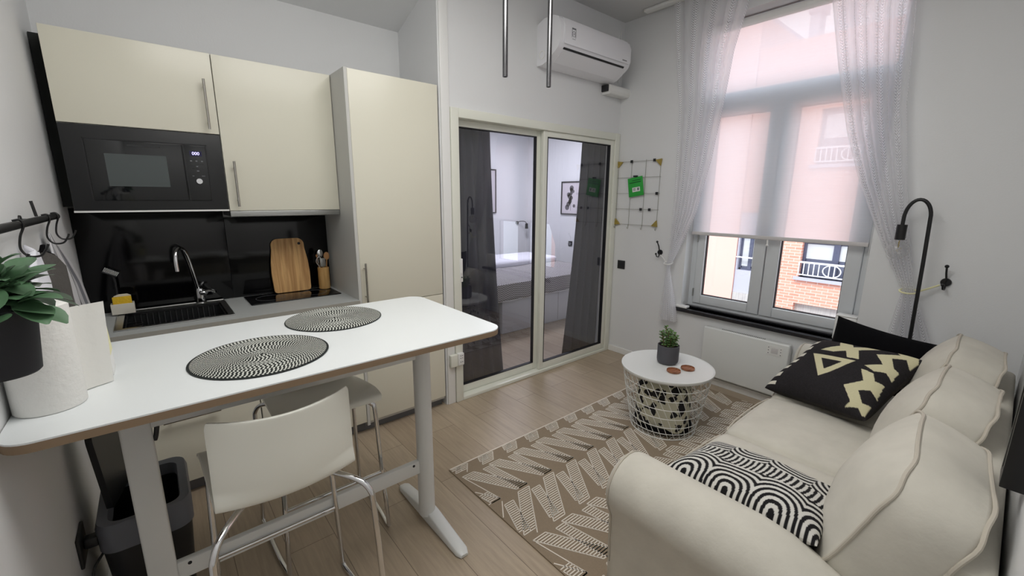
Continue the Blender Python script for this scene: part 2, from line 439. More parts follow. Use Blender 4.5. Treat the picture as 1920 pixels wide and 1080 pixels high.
        if cols:
            ca = me.color_attributes.new(name='Col', type='FLOAT_COLOR', domain='POINT')
            ca.data.foreach_set('color', [x for c in cols for x in c])
        bm = bmesh.new(); bm.from_mesh(me)
        if not s.uv: bmesh.ops.recalc_face_normals(bm, faces=bm.faces[:])
        if smooth:
            for f in bm.faces: f.smooth = True
            ang = math.radians(angle)
            for e in bm.edges:
                if len(e.link_faces) == 2 and e.calc_face_angle(0) > ang: e.smooth = False
        bm.to_mesh(me); bm.free()
        o = bpy.data.objects.new(name, me); COL.objects.link(o)
        if parent is not None:
            o.parent = parent
            o['_o'] = list(off)
        else:
            o.location = off; o['_o'] = list(off)
        for k, kw in mods:
            md = o.modifiers.new(k, k)
            for a, b in kw.items(): setattr(md, a, b)
        return o

def thing(name, label, cat, loc, group=None):
    o = bpy.data.objects.new(name, None); COL.objects.link(o); o.location = loc
    o.empty_display_size = 0.05
    o['label'] = label; o['category'] = cat; o['_o'] = list(loc)
    if group: o['group'] = group
    return o
def tag(o, label, cat, group=None):
    o['label'] = label; o['category'] = cat
    if group: o['group'] = group
    return o
def struct(name, mb, m, label=None, smooth=False):
    o = mb.build(name, m, smooth=smooth); o['kind'] = 'structure'
    return o

def copy_tree(o, parent=None):
    c = o.copy(); COL.objects.link(c)
    if parent: c.parent = parent
    for ch in list(o.children): copy_tree(ch, c)
    return c

# ------------------------------------------------------------------ room shell
XL, XW, YB, YP, YR, H = -0.05, 3.725, 0.56, 0.02, -2.665, 3.057
YFAR, XFAR = 3.15, 5.4
struct('floor', MB().box(-0.4, 5.8, -3.0, 3.5, -0.12, 0.0), W['floor'])
struct('ceiling', MB().box(-0.4, 3.9, -3.0, YP + .12, H, H + 0.12), W['ceil'])
# sloped ceiling over the kitchen niche
struct('ceiling_niche', MB().prism([(YP, H + .05), (YP, 2.87), (YB, 2.685), (YB + .1, 2.685), (YB + .1, H + .05)], -0.2, 1.795, ax='x'), W['wall'])
struct('wall_left', MB().box(-0.25, XL, -3.0, YB + 0.1, 0, H + .1), W['wall'])
struct('wall_kitchen', MB().box(-0.25, 1.9, YB, YB + 0.12, 0, H + .1), W['wall'])
struct('wall_right', MB().box(-0.4, 3.95, YR - .15, YR, 0, H + .1), W['wall'])
struct('wall_behind', MB().box(-0.45, -0.25, -3.0, -2.6, 0, H + .1), W['wall'])
# pier and wall above the sliding door
struct('wall_partition', MB().box(1.795, 1.87, YP, YB + .12, 0, H + .1).box(1.87, 3.9, YP, YP + .12, 2.116, H + .1), W['wall'])
# window wall with opening y -1.95..-0.74, z .60..2.86
OY0, OY1, OZ0, OZ1 = -1.955, -0.735, 0.60, 2.86
ww = MB()
ww.box(XW, XW + .3, OY1, YP + .12, 0, H + .1); ww.box(XW, XW + .3, YR - .15, OY0, 0, H + .1)
ww.box(XW, XW + .3, OY0, OY1, 0, OZ0); ww.box(XW, XW + .3, OY0, OY1, OZ1, H + .1)
struct('wall_window', ww, W['wall'])
# bedroom shell
struct('wall_bedroom_back', MB().box(1.7, XFAR + .15, YFAR, YFAR + .12, 0, 2.75), W['wall'])
struct('wall_bedroom_right', MB().box(XFAR, XFAR + .15, YP, YFAR + .1, 0, 2.75), W['wall'])
struct('wall_bedroom_left', MB().box(1.7, 1.8, YB + .12, YFAR + .1, 0, 2.75).box(1.7, 1.876, YB + .12, YFAR + .1, 2.6, 2.75), W['wall'])
struct('wall_bedroom_front', MB().box(XW + .3, XFAR + .1, YP - .1, YP + .12, 0, 2.75).box(XW - .02, XW + .31, YP + .12, YP + .2, 0, 2.75), W['wall'])
struct('ceiling_bedroom', MB().box(1.875, XFAR + .1, YP + .12, YFAR + .1, 2.65, 2.77), W['ceil'])
# baseboards
struct('baseboard_window', MB().box(XW - .012, XW, YR, YP, 0, 0.06, b=.003), W['white_plastic'])
struct('baseboard_left', MB().box(XL, XL + .012, -2.66, -0.02, 0, 0.06, b=.003), W['white_plastic'])

# ---- sliding door
d = thing('door_1', 'x', 'x', (2.8, YP, 0)); del d['label']; del d['category']; d['kind'] = 'structure'
fr = MB()
fr.box(1.805, 1.87, YP - .012, YP + .05, 0, H, b=.004)            # flat pier cladding
fr.build('door_pier', W['white_plastic'], d)
o = MB()
o.box(1.873, 1.935, YP - .02, YP + .09, 0.0, 2.116, b=.004); o.box(3.655, 3.72, YP - .02, YP + .09, 0, 2.116, b=.004)
o.box(1.935, 3.655, YP - .02, YP + .09, 2.055, 2.116, b=.004); o.box(1.935, 3.655, YP - .02, YP + .09, 0.0, 0.028, b=.004)
o.build('door_frame', W['pvc'], d)
def sash(x0, x1, y0, y1, lw, rw, name):
    s_ = MB(); z0, z1 = .03, 2.055
    s_.box(x0, x0 + lw, y0, y1, z0, z1, b=.003); s_.box(x1 - rw, x1, y0, y1, z0, z1, b=.003)
    s_.box(x0 + lw, x1 - rw, y0, y1, z0, z0 + .06, b=.003); s_.box(x0 + lw, x1 - rw, y0, y1, z1 - .045, z1, b=.003)
    so = s_.build('sliding_panel', W['pvc'], d)
    sl = MB(); g = .006
    a0, a1, b0, b1 = x0 + lw, x1 - rw, z0 + .06, z1 - .045
    sl.box(a0, a0 + g, y0 - .001, y1, b0, b1); sl.box(a1 - g, a1, y0 - .001, y1, b0, b1); sl.box(a0, a1, y0 - .001, y1, b0, b0 + g); sl.box(a0, a1, y0 - .001, y1, b1 - g, b1)
    sl.build('seal', W['seal'], so)
    ym = (y0 + y1) / 2
    MB().add([(a0, ym, b0), (a1, ym, b0), (a1, ym, b1), (a0, ym, b1)], [(0, 1, 2, 3)]).build('pane', W['door_glass'], so, smooth=False)
    return so
s1 = sash(1.937, 2.765, YP + .045, YP + .075, .028, .05, 'a')
s2 = sash(2.745, 3.652, YP - .005, YP + .028, .045, .05, 'b')
lk = MB(); lk.box(1.92, 1.945, YP - .024, YP - .012, .93, 1.10, b=.004); lk.box(1.927, 1.938, YP - .028, YP - .022, .99, 1.0)
lo = lk.build('lock_plate', W['white_plastic'], d)
MB().cyl((1.933, YP - .03, .965), (1.933, YP - .023, .965), .004).build('keyhole', W['seal'], lo)

# outlet on the pier
t = thing('wall_outlet', 'small white surface-mounted double outlet on the pier beside the sliding door', 'outlet', (1.86, YP, .30))
MB().box(1.815, 1.875, YP - .045, YP - .013, .30, .395, b=.006).build('box', W['pvc'], t)
p_ = MB().box(1.875, 1.925, YP - .052, YP - .021, .305, .40, b=.006).build('faceplate', W['white_plastic'], t)
for z in (.33, .36, .378):
    for x_ in (1.89, 1.905): MB().box(x_, x_ + .007, YP - .0535, YP - .051, z, z + .006).build('slot', W['grey_print'], p_)

# ------------------------------------------------------------------ window
w = thing('window_1', 'x', 'x', (3.85, -1.35, .6)); del w['label']; del w['category']; w['kind'] = 'structure'
wf = MB(); X0, X1 = 3.84, 3.91
wf.box(X0, X1, OY1 - .045, OY1, .61, 2.85, b=.004); wf.box(X0, X1, OY0, OY0 + .05, .61, 2.85, b=.004)
wf.box(X0, X1, OY0 + .05, OY1 - .045, .61, .64, b=.004); wf.box(X0, X1, OY0 + .05, OY1 - .045, 2.245, 2.34, b=.004); wf.box(X0, X1, OY0 + .05, OY1 - .045, 2.81, 2.85, b=.004)
wf.build('window_frame', W['win_frame'], w)
def wsash(y0, y1, z0, z1, ly, ry, lz=.075, tz=.075):
    m_ = MB(); x0, x1 = 3.825, 3.885
    m_.box(x0, x1, y0, y0 + ly, z0, z1, b=.006); m_.box(x0, x1, y1 - ry, y1, z0, z1, b=.006)
    m_.box(x0, x1, y0 + ly, y1 - ry, z0, z0 + lz, b=.006); m_.box(x0, x1, y0 + ly, y1 - ry, z1 - tz, z1, b=.006)
    so = m_.build('window_sash', W['win_frame'], w)
    a0, a1, b0, b1 = y0 + ly, y1 - ry, z0 + lz, z1 - tz; g = .006
    q = MB()
    q.box(3.845, 3.87, a0, a0 + g, b0, b1).box(3.845, 3.87, a1 - g, a1, b0, b1).box(3.845, 3.87, a0, a1, b0, b0 + g).box(3.845, 3.87, a0, a1, b1 - g, b1)
    q.build('seal', W['seal'], so)
    MB().add([(3.86, a0, b0), (3.86, a1, b0), (3.86, a1, b1), (3.86, a0, b1)], [(0, 1, 2, 3)]).build('pane', W['glass'], so, smooth=False)
    return so
wsash(-1.905, -1.325, .64, 2.245, .085, .09)
sa = wsash(-1.318, -.785, .64, 2.245, .085, .065)
MB().box(3.80, 3.83, -1.345, -1.325, 1.42, 1.44, b=.003).box(3.79, 3.803, -1.345, -1.325, 1.33, 1.46, b=.005).build('handle', W['white_plastic'], sa)
MB().box(3.80, 3.83, -1.305, -1.285, 1.42, 1.44, b=.003).box(3.79, 3.803, -1.305, -1.285, 1.33, 1.46, b=.005).build('handle', W['white_plastic'], sa)
MB().add([(3.875, OY0 + .05, 2.34), (3.875, OY1 - .045, 2.34), (3.875, OY1 - .045, 2.81), (3.875, OY0 + .05, 2.81)], [(0, 1, 2, 3)]).build('transom_pane', W['glass'], w, smooth=False)
for z in (.70, 1.17): MB().cyl((3.818, -.787, z), (3.818, -.787, z + .07), .006, n=8).build('hinge', W['steel'], w)
struct('trim_sill', MB().box(3.685, 3.84, -2.0, -.68, .572, .60, b=.003).box(3.80, 3.84, OY0, OY1, .60, .612), W['sill'])

# roller blind
t = thing('roller_blind', 'translucent white roller blind lowered two thirds down the tall window', 'blind', (3.775, -1.345, 1.24))
MB().cyl((3.775, OY0 + .015, 2.79), (3.775, OY1 - .015, 2.79), .03).build('roller_tube', W['white_plastic'], t)
MB().grid(lambda u, v: (3.772 + .0015 * math.sin(u * 9), OY0 + .022 + u * (OY1 - OY0 - .044), 1.255 + v * 1.52), 20, 20).build('blind_cloth', W['blind'], t)
MB().box(3.762, 3.782, OY0 + .02, OY1 - .02, 1.235, 1.262, b=.004).build('bottom_bar', W['blind_bar'], t)
MB().cyl((3.765, -1.345, 1.20), (3.765, -1.345, 1.235), .006, n=8).ball((3.765, -1.345, 1.195), .009, n=8).build('pull', W['white_plastic'], t)
MB().tube([(3.79, OY0 + .01, 2.79), (3.765, OY0 + .012, 2.0), (3.765, OY0 + .012, 1.1)], .0015, n=6).build('cord', W['white_plastic'], t)

# curtain rail & curtains
t = thing('curtain_rail', 'white ceiling curtain rail running above the window', 'curtain rail', (3.64, -1.3, H - .02))
MB().box(3.60, 3.66, -2.4, -.25, H - .022, H - .001, b=.003).build('rail', W['white_plastic'], t)
def interp(tab, z):
    for (z0, a0), (z1, a1) in zip(tab, tab[1:]):
        if z0 >= z >= z1:
            f = (z0 - z) / (z0 - z1) if z0 != z1 else 0
            return a0 + (a1 - a0) * f
    return tab[-1][1] if z < tab[-1][0] else tab[0][1]
def curtain(name, lead, outer, folds, amp0, label, xc=3.655):
    c = thing(name, label, 'curtain', (xc, (lead[0][1] + outer[0][1]) / 2, outer[-1][0]), None)
    ztop = H - .025; zb = .48
    def fn(u, v):
        z = ztop + (zb - ztop) * v
        a = interp(lead, z); b = interp(outer, z)
        y = a + (b - a) * u
        wdt = abs(b - a)
        am = min(amp0, wdt * .22)
        x = xc + am * math.sin(u * folds * 2 * PI + .6 * math.sin(v * 3)) * (1 if v > .03 else .7)
        y += .012 * math.sin(u * folds * 2 * PI * 1.0 + 1.3) * min(1, wdt / .3)
        return (x, y, z)
    MB().grid(fn, 150, 90).build('cloth', W['sheer'], c)
    return c
cl = curtain('sheer_curtain', [(3.05, -1.12), (2.6, -1.01), (2.28, -.976), (1.826, -.916), (1.415, -.828), (1.016, -.67), (.95, -.64), (.5, -.745)],
             [(3.05, -.50), (2.6, -.56), (2.25, -.61), (1.63, -.635), (1.1, -.63), (.98, -.615), (.5, -.585)], 7, .028, 'left sheer lace curtain, gathered by a tie beside the wire grid', 3.655)
cr = curtain('sheer_curtain', [(3.05, -1.56), (2.734, -1.575), (2.355, -1.654), (1.936, -1.757), (1.643, -1.856), (1.292, -2.004), (1.0, -2.146), (.68, -2.12), (.4, -2.1)],
             [(3.05, -2.02), (2.617, -1.98), (2.06, -2.02), (1.455, -2.11), (1.0, -2.205), (.7, -2.33), (.45, -2.34)], 7, .03, 'right sheer lace curtain, tied back behind the black arc lamp', 3.675)
MB().tube([(3.655 + .04 * math.cos(a), -.625 + .035 * math.sin(a), .985 + .01 * math.cos(a)) for a in [i * PI / 10 for i in range(20)]], .005, closed=True, n=6).tube([(3.66, -.60, .985), (3.69, -.55, 1.02), (3.70, -.515, 1.04)], .004, n=6).build('tieback', W['white_plastic'], cl)
MB().tube([(3.675 + .03 * math.cos(a), -2.175 + .04 * math.sin(a), 1.0 + .01 * math.cos(a)) for a in [i * PI / 10 for i in range(20)]], .005, closed=True, n=6).tube([(3.675, -2.21, 1.0), (3.68, -2.26, 1.03), (3.69, -2.30, 1.055)], .005, n=6).build('tieback', W['packet'], cr)
def coat_hook(y, z, label):
    c = thing('wall_hook', label, 'hook', (XW, y, z - .05), 'double hooks holding the curtain ties')
    m_ = MB()
    m_.lathe((XW, y, z), [(0, -.012), (.022, -.012), (.024, -.005), (.024, -.001)], ax='x', n=24)
    m_.build('backplate', W['black_metal'], c)
    m_ = MB()
    m_.tube([(XW - .01, y, z + .0), (XW - .02, y, z + .02), (XW - .025, y + .005, z + .055), (XW - .05, y + .006, z + .09)], .005, n=8).ball((XW - .055, y + .006, z + .097), .010, n=8)
    m_.build('upper_prong', W['black_metal'], c)
    m_ = MB()
    m_.tube([(XW - .01, y, z - .01), (XW - .03, y, z - .04), (XW - .05, y + .004, z - .035), (XW - .06, y + .006, z - .015)], .005, n=8).ball((XW - .062, y + .006, z - .01), .009, n=8)
    m_.build('lower_prong', W['black_metal'], c)
coat_hook(-.50, 1.06, 'black double hook on the wall between the wire grid and window')
coat_hook(-2.32, 1.07, 'black double hook on the wall right of the arc lamp')

# small things on sill
tag(MB().box(3.70, 3.76, -.80, -.695, .601, .622, b=.006).build('plastic_block', W['white_plastic']), 'small flat white plastic block lying on the left end of the black sill', 'block')
tb = thing('sill_box', 'white plastic box standing on the right end of the black sill', 'box', (3.77, -1.9, .601))
MB().box(3.72, 3.80, -1.955, -1.835, .601, .765, b=.01).build('box_body', W['white_plastic'], tb)
MB().box(3.722, 3.798, -1.953, -1.837, .765, .777, b=.005).build('box_lid', W['white_plastic'], tb)

# ------------------------------------------------------------------ wire grid on window wall
t = thing('wire_grid', 'square wire grid organizer with brass corners on white wall', 'wire grid', (XW, -.22, 1.29))
g = MB(); xg = XW - .012
ys = [-.005 - .147 * i for i in range(4)]; zs = [1.29 + .1425 * i for i in range(5)]
for y in ys: g.cyl((xg, y, zs[0] - .01), (xg, y, zs[-1] + .012), .0018, n=6)
for z in zs: g.cyl((xg - .003, ys[0] + .012, z), (xg - .003, ys[-1] - .012, z), .0018, n=6)
g.build('wire_mesh', W['wiregrey'], t)
for y, z, sy, sz in ((ys[0], zs[-1], -1, -1), (ys[-1], zs[-1], 1, -1), (ys[0], zs[0], -1, 1), (ys[-1], zs[0], 1, 1)):
    MB().prism([(y - sy * .008, z - sz * .008), (y + sy * .05, z - sz * .002), (y, z + sz * .05)], xg - .010, xg + .006, ax='x').build('corner_bracket', W['brass'], t)
for y in ys:
    MB().tube([(xg - .006, y, 1.288), (xg - .006, y, 1.262), (xg - .012, y, 1.25), (xg - .02, y, 1.255), (xg - .022, y, 1.268)], .0022, n=6).build('hook', W['wiregrey'], t)
for y, z in ((ys[1], zs[-1]), (ys[3] + .06, zs[-1]), (ys[3] + .015, zs[2]), (ys[2] + .02, zs[1]), (ys[2] - .07, zs[1])):
    MB().box(xg - .014, xg - .002, y - .011, y + .011, z - .012, z + .012, b=.002).build('clip', W['black_plastic'], t)
t = thing('flyer', 'bright green folded flyer clipped to the wire grid', 'flyer', (xg - .01, -.22, 1.54))
R = Matrix.Translation((xg - .012, -.215, 1.635)) @ Matrix.Rotation(math.radians(-9), 4, 'X')
MB().box(-.004, .0, -.078, .078, -.085, .085, b=.001).xf(R).build('sheet', W['green'], t)
k = MB().box(-.0055, -.004, -.045, .035, -.045, -.005).xf(R).build('white_label', W['white_plastic'], t)
MB().box(-.0062, -.0054, -.035, -.018, -.035, -.012).box(-.0062, -.0054, .0, .026, -.032, -.026).box(-.0062, -.0054, .0, .026, -.02, -.014).xf(R).build('print', W['grey_print'], k)
MB().box(-.0055, -.004, -.06, .06, .035, .043).box(-.0055, -.004, -.06, .03, .055, .061).xf(R).build('print', W['green_dk'], t)
MB().box(xg - .028, xg - .002, -.225, -.19, 1.72, 1.735, b=.002).build('clip', W['black_plastic'], t)

t = thing('light_switch', 'black square switch plate on wall below the wire grid', 'switch', (XW, -.092, .86))
MB().box(XW - .009, XW, -.135, -.052, .858, .94, b=.003).build('plate', W['black_plastic'], t)
MB().box(XW - .013, XW - .008, -.125, -.062, .868, .93, b=.002).build('rocker', W['black_plastic'], t)

# ------------------------------------------------------------------ air conditioner
t = thing('air_conditioner', 'white wall-mounted air conditioner above the sliding door', 'air conditioner', (3.1, YP, 2.5))
prof = [(YP, 2.505), (YP, 2.79), (-.05, 2.815), (-.15, 2.812), (-.20, 2.79), (-.222, 2.74), (-.222, 2.64), (-.205, 2.60), (-.19, 2.585), (-.10, 2.525), (-.04, 2.505)]
MB().prism(prof, 2.66, 3.50, ax='x').build('body', W['ac_white'], t, mods=[('BEVEL', dict(width=.008, segments=3, limit_method='ANGLE'))])
MB().prism([(-.05, 2.819), (-.15, 2.816), (-.203, 2.793), (-.2265, 2.742), (-.2265, 2.62), (-.222, 2.618), (-.222, 2.74), (-.20, 2.79), (-.15, 2.812), (-.05, 2.815)], 2.70, 3.47, ax='x').build('front_panel', W['ac_white'], t, mods=[('BEVEL', dict(width=.002, segments=2))])
MB().prism([(-.2065, 2.599), (-.196, 2.587), (-.19, 2.592), (-.20, 2.603)], 2.715, 3.44, ax='x').build('air_slot', W['seal'], t)
MB().prism([(-.193, 2.584), (-.10, 2.520), (-.098, 2.523), (-.19, 2.588)], 2.72, 3.44, ax='x').build('louvre', W['ac_white'], t)
MB().lathe((2.66, -.035, 2.575), [(.030, -.001), (.030, -.004), (.024, -.005), (.022, -.001)], ax='x', n=28).build('side_cap', W['white_plastic'], t)
bd = MB(); bd.box(2.775, 2.815, -.2275, -.2262, 2.725, 2.735); bd.lathe((2.795, -.2262, 2.695), [(.016, -.001), (.016, -.0015), (.019, -.0015), (.019, -.001)], ax='y', n=24)
bd.box(2.774, 2.777, -.2275, -.2262, 2.672, 2.735).box(2.813, 2.816, -.2275, -.2262, 2.672, 2.735)
bo = bd.build('badge', W['grey_print'], t)
bpy_txt = []
def text(s, size, loc, rot, m, parent, name, ext=.0004):
    cu = bpy.data.curves.new(name, 'FONT'); cu.body = s; cu.size = size; cu.extrude = ext; cu.align_x = 'CENTER'; cu.align_y = 'CENTER'
    tmp = bpy.data.objects.new(name, cu); COL.objects.link(tmp)
    dg = bpy.context.evaluated_depsgraph_get(); me = bpy.data.meshes.new_from_object(tmp.evaluated_get(dg))
    bpy.data.objects.remove(tmp)
    me.materials.clear(); me.materials.append(m)
    o_ = bpy.data.objects.new(name, me); COL.objects.link(o_)
    M = Matrix.Translation(loc) @ Matrix(rot).to_4x4()
    po = parent['_o']
    me.transform(Matrix.Translation((-po[0], -po[1], -po[2])) @ M)
    o_.parent = parent; o_['_o'] = list(po)
    return o_
RY = ((1, 0, 0), (0, 0, -1), (0, 1, 0))   # text facing -Y
text('10', .02, (2.795, -.2272, 2.695), RY, W['grey_print'], t, 'badge_number')
for i in range(4): MB().box(2.779 + i * .009, 2.785 + i * .009, -.2275, -.2262, 2.660, 2.663).build('badge_mark', W['grey_print'], t)
for i in range(5): MB().box(3.385 + i * .012, 3.394 + i * .012, -.2275, -.2262, 2.634, 2.642).build('logo_mark', W['grey_print'], t)
t = thing('pipe_cover', 'short white duct cover at the lower right of the air conditioner', 'duct', (3.55, -.05, 2.45))
MB().prism([(YP, 2.42), (YP, 2.50), (-.04, 2.502), (-.075, 2.488), (-.082, 2.45), (-.065, 2.42)], 3.45, XW - .001, ax='x').build('cover', W['white_plastic'], t, mods=[('BEVEL', dict(width=.008, segments=3))])
MB().box(3.435, 3.452, -.05, YP, 2.44, 2.495, b=.004).build('pipe_end', W['seal'], t)
MB().box(3.66, 3.675, YP - .008, YP, 2.55, 2.98, b=.002).build('cable_channel', W['white_plastic'], t)

# chrome poles
for x, lab in ((1.905, 'chrome pole hanging from the ceiling, the left one of two'), (2.25, 'chrome pole hanging from the ceiling in front of the air conditioner')):
    t = thing('hanging_pole', lab, 'pole', (x, -.53, 2.2), 'chrome poles hanging from the ceiling')
    MB().lathe((x, -.53, 2.2), [(.011, .02), (.011, 0), (.015, 0), (.015, H - 2.2)], n=24).build('tube', W['pole_steel'], t)
    MB().lathe((x, -.53, 2.2), [(0, .012), (.011, .012)], n=24).build('dark_bore', W['seal'], t)
    MB().lathe((x, -.53, H - .006), [(.0151, 0), (.035, .0), (.035, .0055)], n=24).build('flange', W['chrome'], t)

# ------------------------------------------------------------------ kitchen
def bar_handle(parent, p0, p1, off, r=.006):
    """bar from p0 to p1; posts go by vector off to the door"""
    p0 = Vector(p0); p1 = Vector(p1); off = Vector(off); h = MB()
    h.cyl(p0, p1, r, n=14)
    for f in (.14, .86):
        q = p0.lerp(p1, f); h.cyl(q, q + off, r * .7, n=10)
    return h.build('handle', W['nickel'], parent)
ZT, ZB, ZM, YW = 2.231, 1.454, 1.8415, .2203
xa, xb, xc = .5966, 1.1825, 1.7752
# wall cabinet with microwave niche
t = thing('wall_cabinet', 'cream gloss wall cabinet holding the black built-in microwave', 'cabinet', (.298, .39, ZB))
c = MB(); y0, y1 = YW + .022, YB
c.box(0, .016, y0, y1, ZB, ZT).box(xa - .018, xa - .002, y0, y1, ZB, ZT).box(.016, xa - .018, y0, y1, ZT - .016, ZT).box(.016, xa - .018, y0, y1, ZB, ZB + .010).box(.016, xa - .018, y0, y1, ZM, ZM + .014).box(.016, xa - .018, y1 - .008, y1, ZB + .01, ZT - .016)
c.build('carcass', W['carcass'], t)
dr = MB().box(0.001, xa - .002, YW, YW + .02, ZM + .003, ZT, b=.0015).build('door', W['cream'], t)
bar_handle(dr, (.552, YW - .034, 2.10), (.552, YW - .034, 1.862), (0, .034, 0))
tag(MB().box(XL + .002, -.001, YW + .17, YB - .03, ZB + .02, ZT).build('gap_shade_panel', W['dark_gap']), 'dark strip standing for the shaded gap between the left wall and the microwave cabinet', 'panel')  # dark panel puts the shade of the open gap into colour
# microwave
MB().box(.0, xa - .001, YW + .001, YW + .022, ZB - .003, ZB + .005).build('edge_strip', W['white_plastic'], bpy.data.objects['wall_cabinet'])
t = thing('microwave', 'black built-in microwave with small lit display below the wall cabinet door', 'microwave', (.298, YW, ZB + .01))
yf = YW
MB().box(.002, .594, yf, yf + .018, ZB + .006, ZM - .002, b=.002).build('frame', W['oven_black'], t)
MB().box(.03, .565, yf + .018, yf + .30, ZB + .014, ZM - .02).build('body', W['black_plastic'], t)
dr = MB().box(.076, .426, yf - .006, yf + .001, ZB + .052, ZM - .062, b=.002).build('door', W['oven_glass'], t)
MB().box(.136, .360, yf - .0072, yf - .0055, ZB + .118, ZM - .122).build('door_window', W['oven_window'], dr)
MB().box(.22, .34, yf - .0068, yf - .0055, ZM - .085, ZM - .078).build('grip_line', W['black_plastic'], dr)
cp = MB().box(.429, .524, yf - .006, yf + .001, ZB + .052, ZM - .062, b=.002).build('control_panel', W['oven_glass'], t)
gp = MB(); G = .003
gp.box(.070, .530, yf - .0012, yf + .002, ZB + .046, ZB + .050).box(.070, .530, yf - .0012, yf + .002, ZM - .060, ZM - .056).box(.070, .074, yf - .0012, yf + .002, ZB + .046, ZM - .056).box(.526, .530, yf - .0012, yf + .002, ZB + .046, ZM - .056)
gp.build('shadow_gap', W['seal'], t)
MB().box(.455, .506, yf - .0072, yf - .0055, 1.727, 1.752).build('display', W['display_bg'], cp)
text('000', .021, (.4805, yf - .0078, 1.7395), RY, W['display'], cp, 'digits')
for q in ((.454, .462, 1.700, 1.706), (.476, .484, 1.700, 1.706), (.499, .507, 1.700, 1.706), (.476, .484, 1.674, 1.679), (.476, .486, 1.652, 1.657), (.455, .463, 1.628, 1.631), (.494, .508, 1.628, 1.631)):
    MB().box(q[0], q[1], yf - .0072, yf - .0055, q[2], q[3]).build('button_mark', W['grey_print'], cp)
for z in (1.664, 1.686): MB().box(.458, .506, yf - .0068, yf - .0055, z, z + .0015).build('button_line', W['seal'], cp)
MB().lathe((.480, yf - .006, 1.603), [(0, -.018), (.013, -.018), (.0148, -.015), (.0150, 0)], ax='y', n=32).build('knob', W['chrome'], cp)
# right wall cabinet
t = thing('wall_cabinet', 'plain cream gloss wall cabinet between the microwave and tall cabinet', 'cabinet', (.89, .39, ZB))
MB().box(xa, xb - .002, YW + .022, YB, ZB, ZT).build('carcass', W['carcass'], t)
dr = MB().box(xa + .002, xb - .003, YW, YW + .02, ZB - .002, ZT, b=.0015).build('door', W['cream'], t)
bar_handle(dr, (.640, YW - .034, 1.71), (.640, YW - .034, 1.474), (0, .034, 0))
t = thing('cooker_hood', 'slim stainless steel cooker hood strip under the plain wall cabinet', 'cooker hood', (.89, .38, 1.418))
MB().box(xa + .002, xb - .004, YW - .002, YB - .03, 1.420, ZB - .004, b=.002).build('body', W['steel'], t)
MB().box(xa + .05, xb - .05, YW + .06, YB - .1, 1.416, 1.420).build('filter', W['grey_print'], t)
# tall cabinet
t = thing('tall_cabinet', 'tall cream gloss cabinet from floor beside the sliding door', 'cabinet', (1.48, .28, 0))
MB().box(xb, xb + .018, -.003, YB - .003, .06, ZT + .002).build('side_panel', W['carcass'], t)
MB().box(xb + .018, xc, .02, YB - .003, .06, ZT).build('carcass', W['carcass'], t)
dr = MB().box(xb + .020, xc - .001, 0, .019, .8665, ZT, b=.0015).build('door', W['cream'], t)
bar_handle(dr, (1.225, -.034, 1.135), (1.225, -.034, .89), (0, .034, 0))
MB().box(xb + .020, xc - .001, 0, .019, .085, .8625, b=.0015).build('door', W['cream'], t)
MB().box(xb, xc, .06, .075, 0, .08).build('plinth', W['grey_print'], t)  # grey tone carries the toe-kick shadow in its colour
# base cabinets
def base_unit(x0, x1, label):
    t = thing('base_cabinet', label, 'cabinet', ((x0 + x1) / 2, .3, 0), 'cream base cabinets below the worktop')
    MB().box(x0 + .001, x1 - .001, .022, YB - .002, .075, .70).build('carcass', W['carcass'], t)
    for z0, z1 in ((.085, .478), (.482, .862)):
        dr = MB().box(x0 + .002, x1 - .002, 0.001, .02, z0, z1, b=.0015).build('drawer', W['cream'], t)
        xm = (x0 + x1) / 2
        bar_handle(dr, (xm - .117, -.034, z1 - .033), (xm + .117, -.034, z1 - .033), (0, .034, 0))
    MB().box(x0 + .001, x1 - .001, .06, .075, 0, .075).build('plinth', W['grey_print'], t)  # toe-kick shade put into the plinth's grey
base_unit(0, .598, 'cream two-drawer base cabinet under the sink')
base_unit(.60, xb, 'cream two-drawer base cabinet under the hob')
# worktop with sink hole
SX0, SX1, SY0, SY1 = .085, .525, .10, .47
wt = MB()
for a in ((XL + .001, SX0, -.018, YB - .03), (SX1, xb - .001, -.018, YB - .03), (SX0, SX1, -.018, SY0), (SX0, SX1, SY1, YB - .03)):
    wt.box(a[0], a[1], a[2], a[3], .872, .909, W['worktop'])
wt.box(XL + .001, xb - .001, -.0195, -.018, .872, .9085, W['worktop_edge'])
tag(wt.build('worktop', W['worktop'], smooth=False), 'light grey laminate kitchen worktop under the black splashback', 'worktop')
t = thing('splashback', 'glossy black splashback panel behind the sink and hob', 'splashback', (.56, YB - .02, .909))
MB().box(XL + .001, xa, YB - .028, YB - .002, .911, ZB + .01, b=.001).build('panel', W['black_gloss'], t)
MB().box(xa + .0015, xb - .001, YB - .028, YB - .002, .911, ZB - .05, b=.001).build('panel', W['black_gloss'], t)
